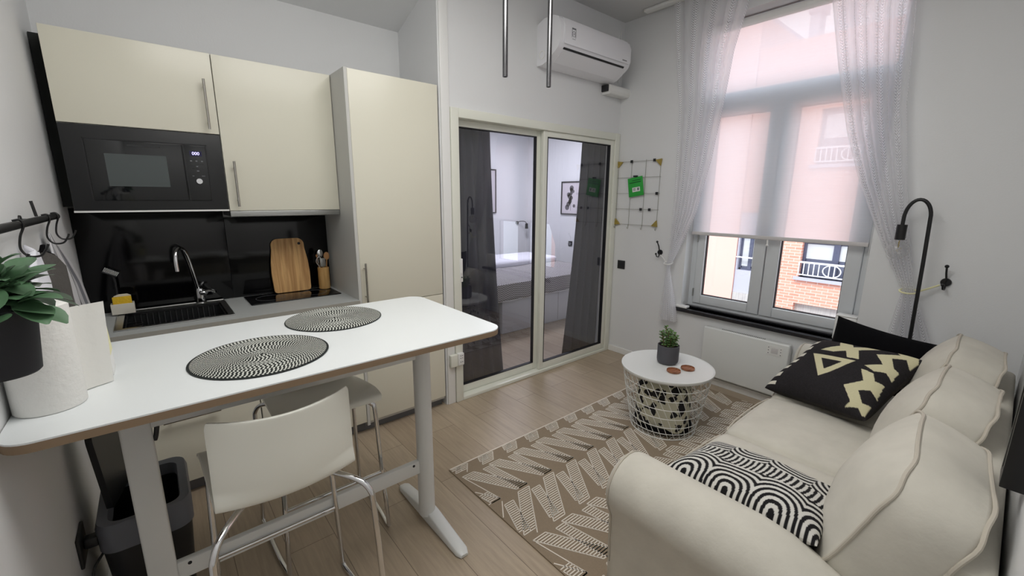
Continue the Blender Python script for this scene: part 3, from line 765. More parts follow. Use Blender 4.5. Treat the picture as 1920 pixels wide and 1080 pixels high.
# sink
t = thing('kitchen_sink', 'stainless inset sink with a dark basin and thin steel rim', 'sink', (.3, .3, .72))
rim = MB(); RX0, RX1, RY0, RY1 = .064, .542, .07, .515
for a in ((RX0, SX0 + .008, RY0, RY1), (SX1 - .008, RX1, RY0, RY1), (SX0 + .008, SX1 - .008, RY0, SY0 + .006), (SX0 + .008, SX1 - .008, SY1 - .012, RY1)):
    rim.box(a[0], a[1], a[2], a[3], .9095, .9125)
rim.tube([(RX0, RY0, .9125), (RX1, RY0, .9125), (RX1, RY1, .9125), (RX0, RY1, .9125)], .003, closed=True, n=8)
rim.build('rim', W['steel'], t, smooth=False)
bs = MB(); a0, a1, b0, b1 = SX0 + .004, SX1 - .004, SY0 + .004, SY1 - .006; zb = .735
bs.add([(a0, b0, .911), (a1, b0, .911), (a1, b1, .911), (a0, b1, .911), (a0 + .02, b0 + .02, zb), (a1 - .02, b0 + .02, zb), (a1 - .02, b1 - .02, zb), (a0 + .02, b1 - .02, zb)],
       [(0, 1, 5, 4), (1, 2, 6, 5), (2, 3, 7, 6), (3, 0, 4, 7), (4, 5, 6, 7)])
bs.build('basin', W['sinksteel'], t, smooth=False)
MB().lathe((.305, .29, zb + .001), [(0, .001), (.03, .001), (.035, .004), (.04, 0)]).build('drain', W['chrome'], t)
# dish rack in sink
rk = MB(); zr = .900
rk.tube([(a0 + .012, b0 + .012, zr), (a1 - .012, b0 + .012, zr), (a1 - .012, b1 - .012, zr), (a0 + .012, b1 - .012, zr)], .004, closed=True, n=6)
for i in range(15):
    x = a0 + .04 + i * (a1 - a0 - .08) / 14
    rk.tube([(x, b0 + .012, zr), (x, b0 + .03, zr - .06), (x, b1 - .03, zr - .06), (x, b1 - .012, zr)], .0028, n=6)
for y in (b0 + .05, b0 + .16, b0 + .27): rk.tube([(a0 + .02, y, zr - .058), (a1 - .02, y, zr - .058)], .003, n=6)
for i in range(3):
    y = b0 + .08 + i * .09; rk.tube([(a0 + .03 + .04 * math.cos(k), y + .035 * math.sin(k), zr - .03) for k in [j * PI / 8 for j in range(16)]], .0028, closed=True, n=6)
tag(rk.build('dish_rack', W['black_metal']), 'black wire dish rack resting inside the sink', 'dish rack')
# tap
t = thing('kitchen_tap', 'chrome single-lever kitchen tap with bent spout behind the sink', 'tap', (.43, .495, .912))
MB().lathe((.43, .495, .9127), [(0, 0), (.026, 0), (.027, .006), (.022, .01), (.021, .075), (.018, .085), (0, .09)]).build('body', W['chrome'], t)
def smooth_path(pts, n=8):
    P = [Vector(p) for p in pts]; out = []
    for i in range(len(P) - 1):
        p0 = P[max(i - 1, 0)]; p1 = P[i]; p2 = P[i + 1]; p3 = P[min(i + 2, len(P) - 1)]
        for k in range(n):
            f = k / n
            out.append(.5 * ((2 * p1) + (p2 - p0) * f + (2 * p0 - 5 * p1 + 4 * p2 - p3) * f * f + (3 * p1 - p0 - 3 * p2 + p3) * f ** 3))
    out.append(P[-1]); return out
MB().tube(smooth_path([(.425, .495, .99), (.415, .485, 1.06), (.40, .465, 1.16), (.385, .44, 1.225), (.365, .40, 1.25), (.345, .36, 1.235), (.337, .34, 1.19), (.337, .335, 1.13)]), .010, n=14).build('spout', W['chrome'], t)
MB().ball((.445, .475, .975), .022, n=14, sc=(1, 1, .8)).tube([(.45, .47, .98), (.475, .44, .992), (.50, .41, .985)], .007, n=10, rs=[.01, .009, .006]).build('lever', W['chrome'], t)
# hob
t = thing('induction_hob', 'black glass two-zone induction hob set into the worktop', 'hob', (.9, .39, .909))
MB().box(.645, 1.155, .235, .50, .9092, .915, b=.002).build('glass_plate', W['black_gloss'], t)
for cx_ in (.77, 1.02):
    MB().lathe((cx_, .37, .9152), [(.078, 0), (.078, .0004), (.080, .0004), (.080, 0)], n=48).build('cooking_zone', W['grey_print'], t)
# cutting board leaning
bpts = []
w2, hh = .110, .35
def arc(cx_, cy_, r, a0_, a1_, n=8): return [(cx_ + r * math.cos(math.radians(a0_ + (a1_ - a0_) * i / n)), cy_ + r * math.sin(math.radians(a0_ + (a1_ - a0_) * i / n))) for i in range(n + 1)]
bpts = arc(w2 - .02, .02, .02, -90, 0) + [(w2 + .004, .12), (w2, .2), (w2 - .012, .28)] + arc(w2 - .055, hh - .045, .043, 10, 90) + arc(-w2 + .055, hh - .045, .043, 90, 170) + [(-w2 + .012, .28), (-w2, .2), (-w2 - .004, .12)] + arc(-w2 + .02, .02, .02, 180, 270)
M = Matrix.Translation((.925, .468, .917)) @ Matrix.Rotation(math.radians(-7.5), 4, 'X')
t = thing('cutting_board', 'arched bamboo cutting board leaning on the black splashback', 'cutting board', (.925, .468, .917))
MB().prism(bpts, 0, .014, ax='y').xf(M).build('board', W['bamboo'], t, mods=[('BEVEL', dict(width=.003, segments=2))])
MB().lathe((.068, 0, .312), [(0, -.0012), (.009, -.0012), (.009, .0)], ax='y', n=20).xf(M).build('hanging_hole', W['seal'], t)
# utensil jar
jx, jy, jz = 1.118, .455, .9155
t = thing('utensil_jar', 'round bamboo utensil jar standing at the right end of the hob', 'jar', (jx, jy, jz))
MB().lathe((jx, jy, jz), [(0, .001), (.035, .001), (.036, .004), (.0355, .145), (.031, .147), (.031, .006), (0, .006)]).build('cup', W['bamboo2'], t)
def utensil(name, label, cat, base, top, r, m, head, hm):
    t = thing(name, label, cat, base)
    MB().tube([base, top], r, n=8).build('handle', m, t)
    head(t, Vector(top), hm)
    return t
def spoon_head(t, p, m): MB().ball(p + Vector((0, 0, .02)), .02, n=10, sc=(.95, .3, 1.35)).build('bowl', m, t)
def ladle_head(t, p, m): MB().lathe(p, [(0, -.004), (.014, 0), (.02, .012), (.021, .02), (.019, .02), (.013, .002), (0, -.001)], n=20).build('bowl', m, t)
def slot_head(t, p, m): MB().box(p.x - .016, p.x + .016, p.y - .0015, p.y + .0015, p.z - .005, p.z + .05, b=.001).build('blade', m, t)
def whisk_head(t, p, m):
    q = MB()
    for k in range(4):
        a = k * PI / 4
        q.tube([p + Vector((math.cos(a) * .02 * math.sin(f * PI) * (1 if True else 1), math.sin(a) * .02 * math.sin(f * PI), .07 * f)) for f in [i / 10 for i in range(11)]], .0012, n=5)
        q.tube([p + Vector((-math.cos(a) * .02 * math.sin(f * PI), -math.sin(a) * .02 * math.sin(f * PI), .07 * f)) for f in [i / 10 for i in range(11)]], .0012, n=5)
    q.build('wires', m, t)
utensil('serving_spoon', 'shiny steel spoon standing upright in the bamboo jar', 'spoon', (jx - .004, jy + .005, jz + .008), (jx - .012, jy + .004, jz + .22), .003, W['chrome'], spoon_head, W['chrome'])
utensil('whisk', 'small steel whisk leaning left in the bamboo jar', 'whisk', (jx - .008, jy - .008, jz + .008), (jx - .026, jy - .016, jz + .155), .003, W['chrome'], whisk_head, W['chrome'])
utensil('spatula', 'steel slotted turner low in the bamboo jar', 'spatula', (jx + .002, jy - .016, jz + .008), (jx - .006, jy - .027, jz + .16), .003, W['steel'], slot_head, W['steel'])
utensil('wooden_spoon', 'wooden spoon leaning right in the bamboo jar', 'spoon', (jx + .008, jy, jz + .008), (jx + .028, jy + .002, jz + .20), .004, W['spoonwood'], spoon_head, W['spoonwood'])
utensil('wooden_stirrer', 'thin wooden stirrer at the left rim of the bamboo jar', 'utensil', (jx - .012, jy + .012, jz + .008), (jx - .032, jy + .012, jz + .225), .0025, W['spoonwood'], lambda t, p, m: MB().ball(p, .006, n=8, sc=(1, .5, 1.6)).build('tip', m, t), W['spoonwood'])
# sponge caddy
t = thing('sponge_caddy', 'white ceramic sponge holder standing at the left of the sink', 'sponge holder', (.10, .44, .913))
cx0, cx1, cy0, cy1, cz0, cz1 = .044, .138, .42, .472, .9165, .972
MB().box(cx0, cx1, cy0, cy0 + .005, cz0, cz1, b=.002).box(cx0, cx1, cy1 - .005, cy1, cz0, cz1, b=.002).box(cx0, cx0 + .005, cy0 + .005, cy1 - .005, cz0, cz1, b=.002).box(cx1 - .005, cx1, cy0 + .005, cy1 - .005, cz0, cz1, b=.002).box(cx0 + .004, cx1 - .004, cy0 + .004, cy1 - .004, cz0, cz0 + .004).build('holder', W['caddywhite'], t)
t = thing('sponge', 'yellow sponge with pale scouring pad standing in the white holder', 'sponge', (.11, .445, .9215))
MB().box(.054, .130, .428, .445, .9215, 1.008, b=.003).build('foam', W['yellow'], t)
MB().prism([(.058, .9215), (.129, .9215), (.129, 1.010), (.115, 1.019), (.08, 1.019), (.06, 1.010)], .4455, .455, ax='y').build('scouring_pad', W['sponge_w'], t)
t = thing('dish_brush', 'dish brush with pale bristles standing behind the sponge holder', 'brush', (.085, .49, .91))
MB().tube([(.07, .49, .912), (.074, .492, 1.0), (.075, .495, 1.08), (.070, .496, 1.115)], .005, n=8).build('handle', W['black_plastic'], t)
M = Matrix.Translation((.062, .496, 1.13)) @ Matrix.Rotation(math.radians(32), 4, 'Y')
br = MB(); br.box(-.032, .032, -.010, .010, -.012, -.004, b=.003); br.xf(M); br.build('head', W['black_plastic'], t)
br = MB()
for i in range(12):
    for j in range(3): br.cyl((-.028 + i * .0051, -.006 + j * .006, -.004), (-.029 + i * .0053, -.006 + j * .006, .016), .0013, n=5)
br.xf(M); br.build('bristles', W['white_plastic'], t)

# ------------------------------------------------------------------ left wall: rail, hooks, towels, plant
XR_, ZR_ = -.012, 1.452
t = thing('hanging_rail', 'black metal rail with end caps on the left wall', 'rail', (XR_, -.7, ZR_))
MB().cyl((XR_, -1.75, ZR_), (XR_, -.20, ZR_), .011, n=16).ball((XR_, -.20, ZR_), .0125, n=10).build('bar', W['black_metal'], t)
for y in (-.56, -1.45):
    MB().cyl((XL, y, ZR_), (XR_, y, ZR_), .006, n=10).lathe((XL, y, ZR_), [(0, .005), (.016, .005), (.017, .0005)], ax='x', n=20).tube([(XR_, y, ZR_ + .012), (XR_ - .005, y, ZR_ + .06)], .004, n=8).build('bracket', W['black_metal'], t)
def s_hook(y, label, tilt=0):
    pts = [(XR_ - .004, y - .002, ZR_ + .012), (XR_ + .010, y, ZR_ + .014), (XR_ + .014, y, ZR_ - .002), (XR_ + .004, y + tilt, ZR_ - .03), (XR_ - .0, y + tilt, ZR_ - .062), (XR_ + .012, y + tilt, ZR_ - .082), (XR_ + .034, y + tilt, ZR_ - .082), (XR_ + .046, y + tilt, ZR_ - .066), (XR_ + .052, y + tilt, ZR_ - .052)]
    tag(MB().tube(smooth_path(pts, 6), .0028, n=8).build('s_hook', W['black_metal']), label, 'hook', 'black S-shaped hooks on the rail')
s_hook(-.86, 'black wire hook hanging empty on the rail, left of the grey oven mitt')
s_hook(-1.12, 'empty black wire hook on the rail near the left picture edge')
s_hook(-.45, 'black wire hook carrying the dark grey oven mitt')
s_hook(-.27, 'black wire hook at the rail end in front of the striped towel', .015)
# grey mitt
t = thing('oven_mitt', 'dark grey quilted oven mitt hanging from the rail', 'oven mitt', (.03, -.45, 1.12))
M = Matrix.Translation((-.005, -.52, 0.0)) @ Matrix.Rotation(math.radians(-27), 4, 'Z')
mp_ = [(-.045, 1.06), (.045, 1.06), (.046, 1.22), (.043, 1.295), (.01, 1.335), (-.025, 1.350), (-.044, 1.350)]
MB().prism([(b_, z_) for b_, z_ in mp_], -.008, .008, ax='x').xf(M).build('cloth', W['greycloth'], t, mods=[('BEVEL', dict(width=.006, segments=3))])
MB().tube([tuple(M @ Vector(p)) for p in ((0, .047, 1.22), (0, .044, 1.295), (0, .01, 1.337), (0, -.025, 1.352), (0, -.045, 1.352))], .0045, n=6).build('binding', W['black_cloth'], t)
MB().tube([tuple(M @ Vector(p)) for p in ((0, -.035, 1.35), (.004, -.03, 1.372), (0, -.02, 1.372), (-.004, -.02, 1.35))], .005, n=6).build('loop', W['black_cloth'], t)
# striped towel
t = thing('kitchen_towel', 'white kitchen towel with dark stripes hanging on the left wall', 'towel', (XL + .02, .1, .6))
TWT = [(1.395, -.27), (1.27, .0), (1.15, .20), (.97, .37), (.45, .44)]
def tw(u, v):
    z = 1.395 - v * .90
    ym = interp(TWT, z)
    y = -.31 + (ym + .31) * u
    x = XL + .020 + .011 * math.sin(u * 13 + v * 2) * min(1, v * 4 + .2)
    return (x, y, z - .03 * u * v)
MB().grid(tw, 40, 60).build('cloth', W['stripe_towel'], t, mods=[('SOLIDIFY', dict(thickness=.003))])
t = thing('dish_cloth', 'plain pale cloth hanging behind the dark oven mitt', 'cloth', (XL + .02, -.66, .9))
MB().grid(lambda u, v: (XL + .022 + .012 * math.sin(u * 8 + v), -.66 + (u - .5) * (.05 + .20 * min(1, v * 3)), 1.385 - v * .34 - .05 * abs(u - .5)), 24, 24).build('cloth', W['linen'], t, mods=[('SOLIDIFY', dict(thickness=.004))])

# leaf helper
def leaf(mb, base, direction, length, width, droop, thick_fold=.15, seg=8, upv=Vector((0, 0, 1)), m=None):
    d_ = Vector(direction).normalized(); side = d_.cross(upv)
    side = side.normalized() if side.length > 1e-3 else Vector((1, 0, 0))
    nrm = side.cross(d_).normalized()
    vs = []; fs = []
    for i in range(seg + 1):
        f = i / seg
        wv = width * .5 * max(0.0, math.sin(PI * (f * .96 + .03) ** 1.45)) ** .62 if f < 1 else width * .06
        c_ = Vector(base) + d_ * length * f + Vector((0, 0, -1)) * droop * length * f * f
        vs += [c_ - side * wv + nrm * wv * thick_fold, c_ - side * wv * .5 + nrm * wv * .02, c_, c_ + side * wv * .5 + nrm * wv * .02, c_ + side * wv + nrm * wv * thick_fold]
    for i in range(seg):
        for k_ in range(4): fs.append((i * 5 + k_, i * 5 + k_ + 1, (i + 1) * 5 + k_ + 1, (i + 1) * 5 + k_))
    mb.add(vs, fs, m)
# hanging plant
px_, py_, pz0, pz1 = .012, -1.36, 1.196, 1.325
t = thing('potted_plant', 'leafy sage-green plant in a matte black pot hanging on the left rail', 'potted plant', (px_, py_, pz0))
MB().lathe((px_, py_, pz0), [(0, 0), (.046, 0), (.050, .004), (.060, .12), (.063, .128), (.060, .129), (.056, .12), (.0, .118)]).build('pot', W['pot_black'], t)
MB().tube([(px_, py_ + .061 * s_, pz1 - .005) for s_ in (1,)] + [(px_ - .012, py_ + .05, pz1 + .06), (XR_, py_ + .02, ZR_ + .012), (XR_ - .012, py_ + .015, ZR_)], .003, n=6).build('hanger', W['black_metal'], t)
MB().lathe((px_, py_, pz1 - .018), [(0, .004), (.055, .0)]).build('soil', W['soil'], t)
lf = MB(); rnd = random.Random(11)
for i in range(58):
    a = rnd.uniform(0, 2 * PI); el = rnd.uniform(-.12, 1.1)
    d_ = Vector((math.cos(a) * math.cos(el), math.sin(a) * math.cos(el), math.sin(el)))
    if d_.x < -.15: d_.x = -d_.x * .5
    b_ = Vector((px_ + rnd.uniform(-.02, .03), py_ + rnd.uniform(-.03, .03), pz1 + rnd.uniform(-.01, .045)))
    leaf(lf, b_ + d_ * .015, d_, rnd.uniform(.055, .095), rnd.uniform(.038, .054), rnd.uniform(.1, .5), .2)
for dx_, dy_, dz_, L_, w_ in ((.55, .75, .05, .135, .045), (.75, .45, -.05, .11, .042), (.25, .9, .3, .13, .042), (.5, .6, .5, .12, .044), (.15, .95, .55, .12, .036), (.6, .6, .2, .10, .045)):
    leaf(lf, Vector((px_ + .015, py_ + .01, pz1 + .02)), Vector((dx_, dy_, dz_)), L_, w_, .35, .2)
lf.v = [(max(v[0], XL + .004), v[1], v[2]) for v in lf.v]
lf.build('foliage', W['leaf'], t)
st = MB()
for i in range(14):
    a = rnd.uniform(0, 2 * PI)
    st.tube([(px_, py_, pz1 - .014), (px_ + .025 * abs(math.cos(a)), py_ + .03 * math.sin(a), pz1 + .04)], .002, n=5)
st.build('stems', W['stem'], t)

# ------------------------------------------------------------------ high table
TZ, TX0, TX1, TY0, TY1 = 1.0254, -.047, 1.2864, -1.298, -.564
t = thing('high_table', 'white bar-height table with rounded corners and steel leg frame', 'table', (.6, -.93, 0))
def rrect(x0, x1, y0, y1, rs, n=8):
    (a, b, c_, d_) = rs  # corners: x0y0, x1y0, x1y1, x0y1
    return arc(x0 + a, y0 + a, a, 180, 270, n) + arc(x1 - b, y0 + b, b, 270, 360, n) + arc(x1 - c_, y1 - c_, c_, 0, 90, n) + arc(x0 + d_, y1 - d_, d_, 90, 180, n)
rr_ = rrect(TX0, TX1, TY0, TY1, (.06, .07, .07, .06))
tp = MB()
tp.prism(rr_, TZ - .004, TZ, W['white_lam'])
tp.prism(rr_, TZ - .020, TZ - .004, W['ply_edge'])
tp.prism(rr_, TZ - .024, TZ - .020, W['ply_edge'])
tp.build('tabletop', W['white_lam'], t)
YC = -.93
MB().box(.12, 1.12, YC - .015, YC + .015, .835, TZ - .0245, b=.004).box(.10, .17, YC - .27, YC + .27, .97, TZ - .0245, b=.004).box(1.07, 1.14, YC - .27, YC + .27, .97, TZ - .0245, b=.004).build('top_rail', W['white_metal'], t)
MB().box(.108, .182, YC - .02, YC + .02, .03, .93, b=.006).build('leg', W['white_metal'], t)
MB().cyl((1.105, YC, .045), (1.105, YC, .97), .038, n=32).build('leg', W['white_metal'], t)
MB().box(.18, 1.07, YC - .0125, YC + .0125, .275, .34, b=.004).build('crossbar', W['white_metal'], t)
for x_ in (.215, 1.04): MB().cyl((x_, YC - .014, .326), (x_, YC - .012, .326), .006, n=12).build('screw', W['seal'], t)
def foot(xc_):
    f = MB(); n_ = 24
    ybs = [-.30 + .60 * i / n_ for i in range(n_ + 1)]
    rings = []
    for yy in ybs:
        k_ = abs(yy) / .30
        hw = .030 - .002 * k_; top = .062 - .040 * min(1, max(0, (k_ - .12)) / .88) ** .9
        if k_ > .93: hw *= math.sqrt(max(0.05, 1 - ((k_ - .93) / .07) ** 2 * .6)); top -= .006 * (k_ - .93) / .07
        rings.append([(xc_ - hw, YC + yy, .004), (xc_ + hw, YC + yy, .004), (xc_ + hw, YC + yy, top - .006), (xc_ + hw - .006, YC + yy, top), (xc_ - hw + .006, YC + yy, top), (xc_ - hw, YC + yy, top - .006)])
    vs = [p for r_ in rings for p in r_]; fs = []
    for i in range(n_):
        for k_ in range(6): fs.append((i * 6 + k_, i * 6 + (k_ + 1) % 6, (i + 1) * 6 + (k_ + 1) % 6, (i + 1) * 6 + k_))
    fs.append(tuple(range(6))); fs.append(tuple(n_ * 6 + k_ for k_ in reversed(range(6))))
    f.add(vs, fs)
    o_ = f.build('foot', W['white_metal'], t, angle=50)
    for y_ in (-.29, .25): MB().box(xc_ - .02, xc_ + .02, YC + y_, YC + y_ + .04, 0.0, .006).build('glide', W['seal'], o_)
foot(1.12); foot(.145)
# placemats
def placemat(cx_, cy_, R_, label):
    m_ = MB()
    m_.lathe((cx_, cy_, TZ + .001), [(0, 0), (R_, 0), (R_ + .002, .002), (R_, .003), (0, .003)], W['mat_black'], n=72)
    dr_ = .0064; K = int(R_ / dr_)
    for k_ in range(1, K):
        r0 = k_ * dr_; r1 = r0 + dr_ * .98; nn = max(8, int(2 * PI * (r0 + dr_ / 2) / .0056)); nn += nn % 2
        sl = .55 if k_ % 2 else -.55
        for i in range(0, nn, 2):
            a = 2 * PI * i / nn + k_ * .37; da = 2 * PI / nn
            z0 = TZ + .0042; zm = TZ + .0058
            def P(r, an, z): return (cx_ + r * math.cos(an), cy_ + r * math.sin(an), z)
            rm = (r0 + r1) / 2
            w1 = .82; m_.add([P(r0, a, z0), P(r0, a + da * w1, z0), P(rm, a + da * (w1 + sl), zm), P(rm, a + da * sl, zm), P(r1, a + da * (w1 + sl * 2), z0), P(r1, a + da * sl * 2, z0)],
                   [(0, 1, 2, 3), (3, 2, 4, 5)], W['mat_white'])
    o_ = m_.build('placemat', W['mat_black'])
    tag(o_, label, 'placemat', 'round braided placemats on the high table')
placemat(.484, -1.035, .197, 'round black and ivory braided placemat nearer the front of the white table')
placemat(.806, -.744, .187, 'round black and ivory braided placemat at the far end of the white table')
# paper towel
t = thing('paper_towel_roll', 'white paper towel roll standing on the left end of the table', 'paper towel', (.012, -1.10, TZ))
rw = MB(); prf = [(0.018, .001), (.0625, .001), (.0645, .004), (.0645, .252), (.062, .255), (.018, .255), (.018, .001)]
rw.lathe((.018, -1.10, TZ), prf, n=56)
rw.build('roll', W['paper'], t)
MB().grid(lambda u, v: (.060 + u * .066 + .010 * v * u, -1.055 + .055 * u + .004 * math.sin(u * 5), TZ + .003 + v * .225), 12, 12).build('loose_sheet', W['paper2'], t)
t = thing('carton', 'small white and pale yellow carton behind the paper towel', 'carton', (.07, -.90, TZ))
MB().box(.055, .125, -.95, -.87, TZ + .001, TZ + .06, b=.002).build('lower_half', W['white_plastic'], t)
MB().prism([(.055, TZ + .06), (.125, TZ + .06), (.122, TZ + .13), (.095, TZ + .165), (.075, TZ + .165), (.058, TZ + .13)], -.949, -.871, ax='y').build('upper_half', W['packet'], t)

# ------------------------------------------------------------------ stools
def stool():
    t = thing('bar_stool', '', 'stool', (0, 0, 0), 'white bar stools with chrome legs')
    # local: x right, y: back at -, front at +; origin on floor
    W_ = .375
    prof = smooth_path([(0, .170, .668), (0, .160, .686), (0, .11, .692), (0, 0, .682), (0, -.10, .668), (0, -.165, .660), (0, -.198, .672), (0, -.208, .715), (0, -.212, .78), (0, -.214, .86), (0, -.218, .930)], 6)
    sh = MB(); L = len(prof) - 1
    def fn(u, v):
        k_ = v * L; i = min(int(k_), L - 1); p = prof[i].lerp(prof[i + 1], k_ - i)
        s_ = (u - .5) * 2; g_ = max(0, min(1, (v - .45) * 4))
        wx = W_ / 2 * (1.13 - .10 * min(1, v / .5)) if v < .5 else W_ / 2 * (1.03 - .03 * (v - .5) * 2)
        if v > .96: wx *= 1 - .03 * ((v - .96) / .04) ** 2
        if v < .06: wx *= .95 + .05 * (v / .06)
        curve = s_ * s_
        return (s_ * wx, p.y + curve * (.040 + .012 * v) * g_, p.z + curve * .014 * (1 - g_) * min(1, v * 5) + curve * .012 * g_)
    sh.grid(fn, 24, L)
    sh.build('seat_shell', W['shell'], t, mods=[('SOLIDIFY', dict(thickness=.010, offset=0)), ('BEVEL', dict(width=.003, segments=2, limit_method='ANGLE'))])
    r = .0095
    for s_ in (-1, 1):
        pts = smooth_path([(s_ * .05, -.06, .646), (s_ * .10, -.10, .642), (s_ * .155, -.165, .634), (s_ * .195, -.215, .618), (s_ * .214, -.238, .585), (s_ * .218, -.243, .54), (s_ * .225, -.258, .30), (s_ * .232, -.272, .06), (s_ * .233, -.273, .022), (s_ * .233, -.25, .0105), (s_ * .225, 0, .0105), (s_ * .214, .125, .0105), (s_ * .213, .148, .022), (s_ * .212, .147, .05), (s_ * .200, .135, .34), (s_ * .190, .128, .60), (s_ * .182, .122, .635), (s_ * .16, .116, .650), (s_ * .11, .11, .658), (s_ * .05, .10, .660)], 5)
        MB().tube(pts, r, n=12).build('leg', W['chrome'], t)
        MB().cyl((s_ * .232, -.24, 0.0), (s_ * .232, -.21, .004), .012, n=10).build('glide', W['seal'], t)
    MB().cyl((-.203, .136, .30), (.203, .136, .30), .008, n=12).build('footrest', W['chrome'], t)
    MB().cyl((-.05, -.06, .646), (.05, -.06, .646), .009, n=12).build('under_bar', W['chrome'], t)
    MB().cyl((-.05, .10, .660), (.05, .10, .660), .009, n=12).build('under_bar', W['chrome'], t)
    for s_ in (-1, 1):
        MB().cyl((s_ * .04, -.06, .650), (s_ * .04, -.06, .672), .012, n=12).build('mounting_pad', W['white_plastic'], t)
    return t
s1_ = stool(); s2_ = copy_tree(s1_)
s1_.location = (.487, -1.085, 0); s1_['label'] = 'white bar stool seen from behind, tucked under the near side of the table'
s2_.location = (.725, -.715, 0); s2_.rotation_euler = (0, 0, PI); s2_['label'] = 'white bar stool on the kitchen side of the table, half hidden beneath it'

# ------------------------------------------------------------------ bin, outlet
t = thing('waste_bin', 'black waste bin with grey rim and open lid under the table', 'bin', (.125, -.62, 0))
bx0, bx1, by0, by1 = -.01, .245, -.80, -.44
def rloft(secs, mb, n=6):
    """secs: list of (x0,x1,y0,y1,r,z)"""
    R_ = [[(a, b, s_[5]) for a, b in rrect(s_[0], s_[1], s_[2], s_[3], (s_[4],) * 4, n)] for s_ in secs]
    K = len(R_[0]); vs = [p for r_ in R_ for p in r_]; fs = []
    for i in range(len(R_) - 1):
        for k_ in range(K): fs.append((i * K + k_, i * K + (k_ + 1) % K, (i + 1) * K + (k_ + 1) % K, (i + 1) * K + k_))
    mb.add(vs, fs); return R_, K
b_ = MB(); BZ = .47
rloft([(bx0 + .03, bx1 - .03, by0 + .03, by1 - .02, .04, .003), (bx0 + .005, bx1 - .005, by0 + .006, by1 - .004, .05, BZ - .09), (bx0 + .005, bx1 - .005, by0 + .006, by1 - .004, .05, BZ - .02), (bx0 + .02, bx1 - .02, by0 + .02, by1 - .02, .045, BZ - .02), (bx0 + .045, bx1 - .045, by0 + .045, by1 - .04, .035, .02)], b_)
b_.add([(bx0 + .035, by0 + .035, .003), (bx1 - .035, by0 + .035, .003), (bx1 - .035, by1 - .03, .003), (bx0 + .035, by1 - .03, .003)], [(0, 1, 2, 3)])
b_.add([(bx0 + .045, by0 + .045, .02), (bx1 - .045, by0 + .045, .02), (bx1 - .045, by1 - .04, .02), (bx0 + .045, by1 - .04, .02)], [(0, 1, 2, 3)])
b_.build('body', W['bin_black'], t)
b_ = MB()
rloft([(bx0, bx1, by0, by1, .055, BZ - .10), (bx0 - .002, bx1 + .002, by0 - .002, by1 + .002, .055, BZ - .02), (bx0 + .004, bx1 - .004, by0 + .004, by1 - .004, .05, BZ), (bx0 + .03, bx1 - .03, by0 + .03, by1 - .03, .04, BZ - .005), (bx0 + .035, bx1 - .035, by0 + .035, by1 - .035, .035, BZ - .05)], b_)
b_.build('rim', W['bin_grey'], t)
M = Matrix.Translation((-.005, -.54, BZ)) @ Matrix.Rotation(math.radians(82), 4, 'Y')
lid = MB(); lid.prism(rrect(-.30, 0, -.10, .10, (.05, .01, .01, .05)), 0, .018)
lid.xf(Matrix.Translation((.040, -.60, BZ + .004)) @ Matrix.Rotation(math.radians(-12), 4, 'Z') @ Matrix.Rotation(math.radians(86), 4, 'Y'))
lid.build('lid', W['bin_black'], t)
for y_ in (-.60, -.54): MB().box(.01, .05, y_, y_ + .02, BZ - .01, BZ + .02, b=.003).build('hinge', W['bin_black'], t)
t = thing('wall_socket', 'black square wall socket low on the left wall under the table', 'socket', (XL, -.76, .385))
MB().box(XL, XL + .009, -.815, -.70, .365, .47, b=.003).build('plate', W['black_plastic'], t)
t = thing('power_plug', 'black plug with cable in the low left wall socket', 'plug', (XL + .01, -.75, .40))
MB().box(XL + .009, XL + .045, -.77, -.735, .40, .435, b=.006).build('plug_body', W['black_plastic'], t)
MB().tube(smooth_path([(XL + .04, -.75, .405), (XL + .055, -.755, .375), (-.025, -.80, .34), (-.028, -.83, .28), (-.028, -.84, .10), (-.025, -.87, .006), (.0, -.92, .006)], 6), .004, n=8).build('cable', W['black_plastic'], t)
tag(MB().tube(smooth_path([(.175, -.945, .905), (.19, -.94, .88), (.196, -.938, .85), (.190, -.936, .81), (.184, -.934, .79)], 6), .007, n=8).build('table_cable', W['black_plastic']), 'short black cable hanging under the tabletop next to the left leg', 'cable')

# ------------------------------------------------------------------ rug
rug = MB(); RXa, RXb, RYa, RYb, RZ = 1.335, 3.20, -1.98, -.668, .007
rugc = [(1.392, -.655), (3.56, -.70), (3.56, -1.72), (1.34, -1.72)]
# base slab
RX0, RX1, RY0, RY1 = 1.385, 3.60, -1.77, -.672
rug.box(RX0, RX1, RY0, RY1, .0005, RZ, W['rug'])
def strip(p, q, w_, m_, z=RZ + .0016):
    p = Vector((p[0], p[1], 0)); q = Vector((q[0], q[1], 0)); d_ = (q - p)
    if d_.length < 1e-6: return
    n_ = Vector((-d_.y, d_.x, 0)).normalized() * w_ / 2
    vs = [(v.x, v.y, zz) for zz in (RZ - .0005, z) for v in (p - n_, p + n_, q + n_, q - n_)]
    vs2 = [v for v in vs]
    if any(v[0] < RX0 + .003 or v[0] > RX1 - .003 or v[1] < RY0 + .003 or v[1] > RY1 - .003 for v in vs2): return
    rug.add(vs2, [(4, 5, 6, 7), (0, 1, 5, 4), (1, 2, 6, 5), (2, 3, 7, 6), (3, 0, 4, 7)], m_)
def stroke(xt, yt, xb, yb_, wv):
    """hatched slanting bar with ends parallel to x; wv = width along x"""
    nb = max(1, round((yt - yb_) / .0132))
    for i in range(nb + 1):
        f = i / nb; x_ = xt + (xb - xt) * f; y_ = yt + (yb_ - yt) * f
        strip((x_ - wv / 2, y_), (x_ + wv / 2, y_), .0052, W['rug_line'])
        if i < nb:
            g_ = (i + 1) / nb; x2 = xt + (xb - xt) * g_; y2 = yt + (yb_ - yt) * g_
            for k_ in (-1, 1): strip((x_ + k_ * wv / 2, y_), (x2 + k_ * wv / 2, y2), .0052, W['rug_line'])
per = .186
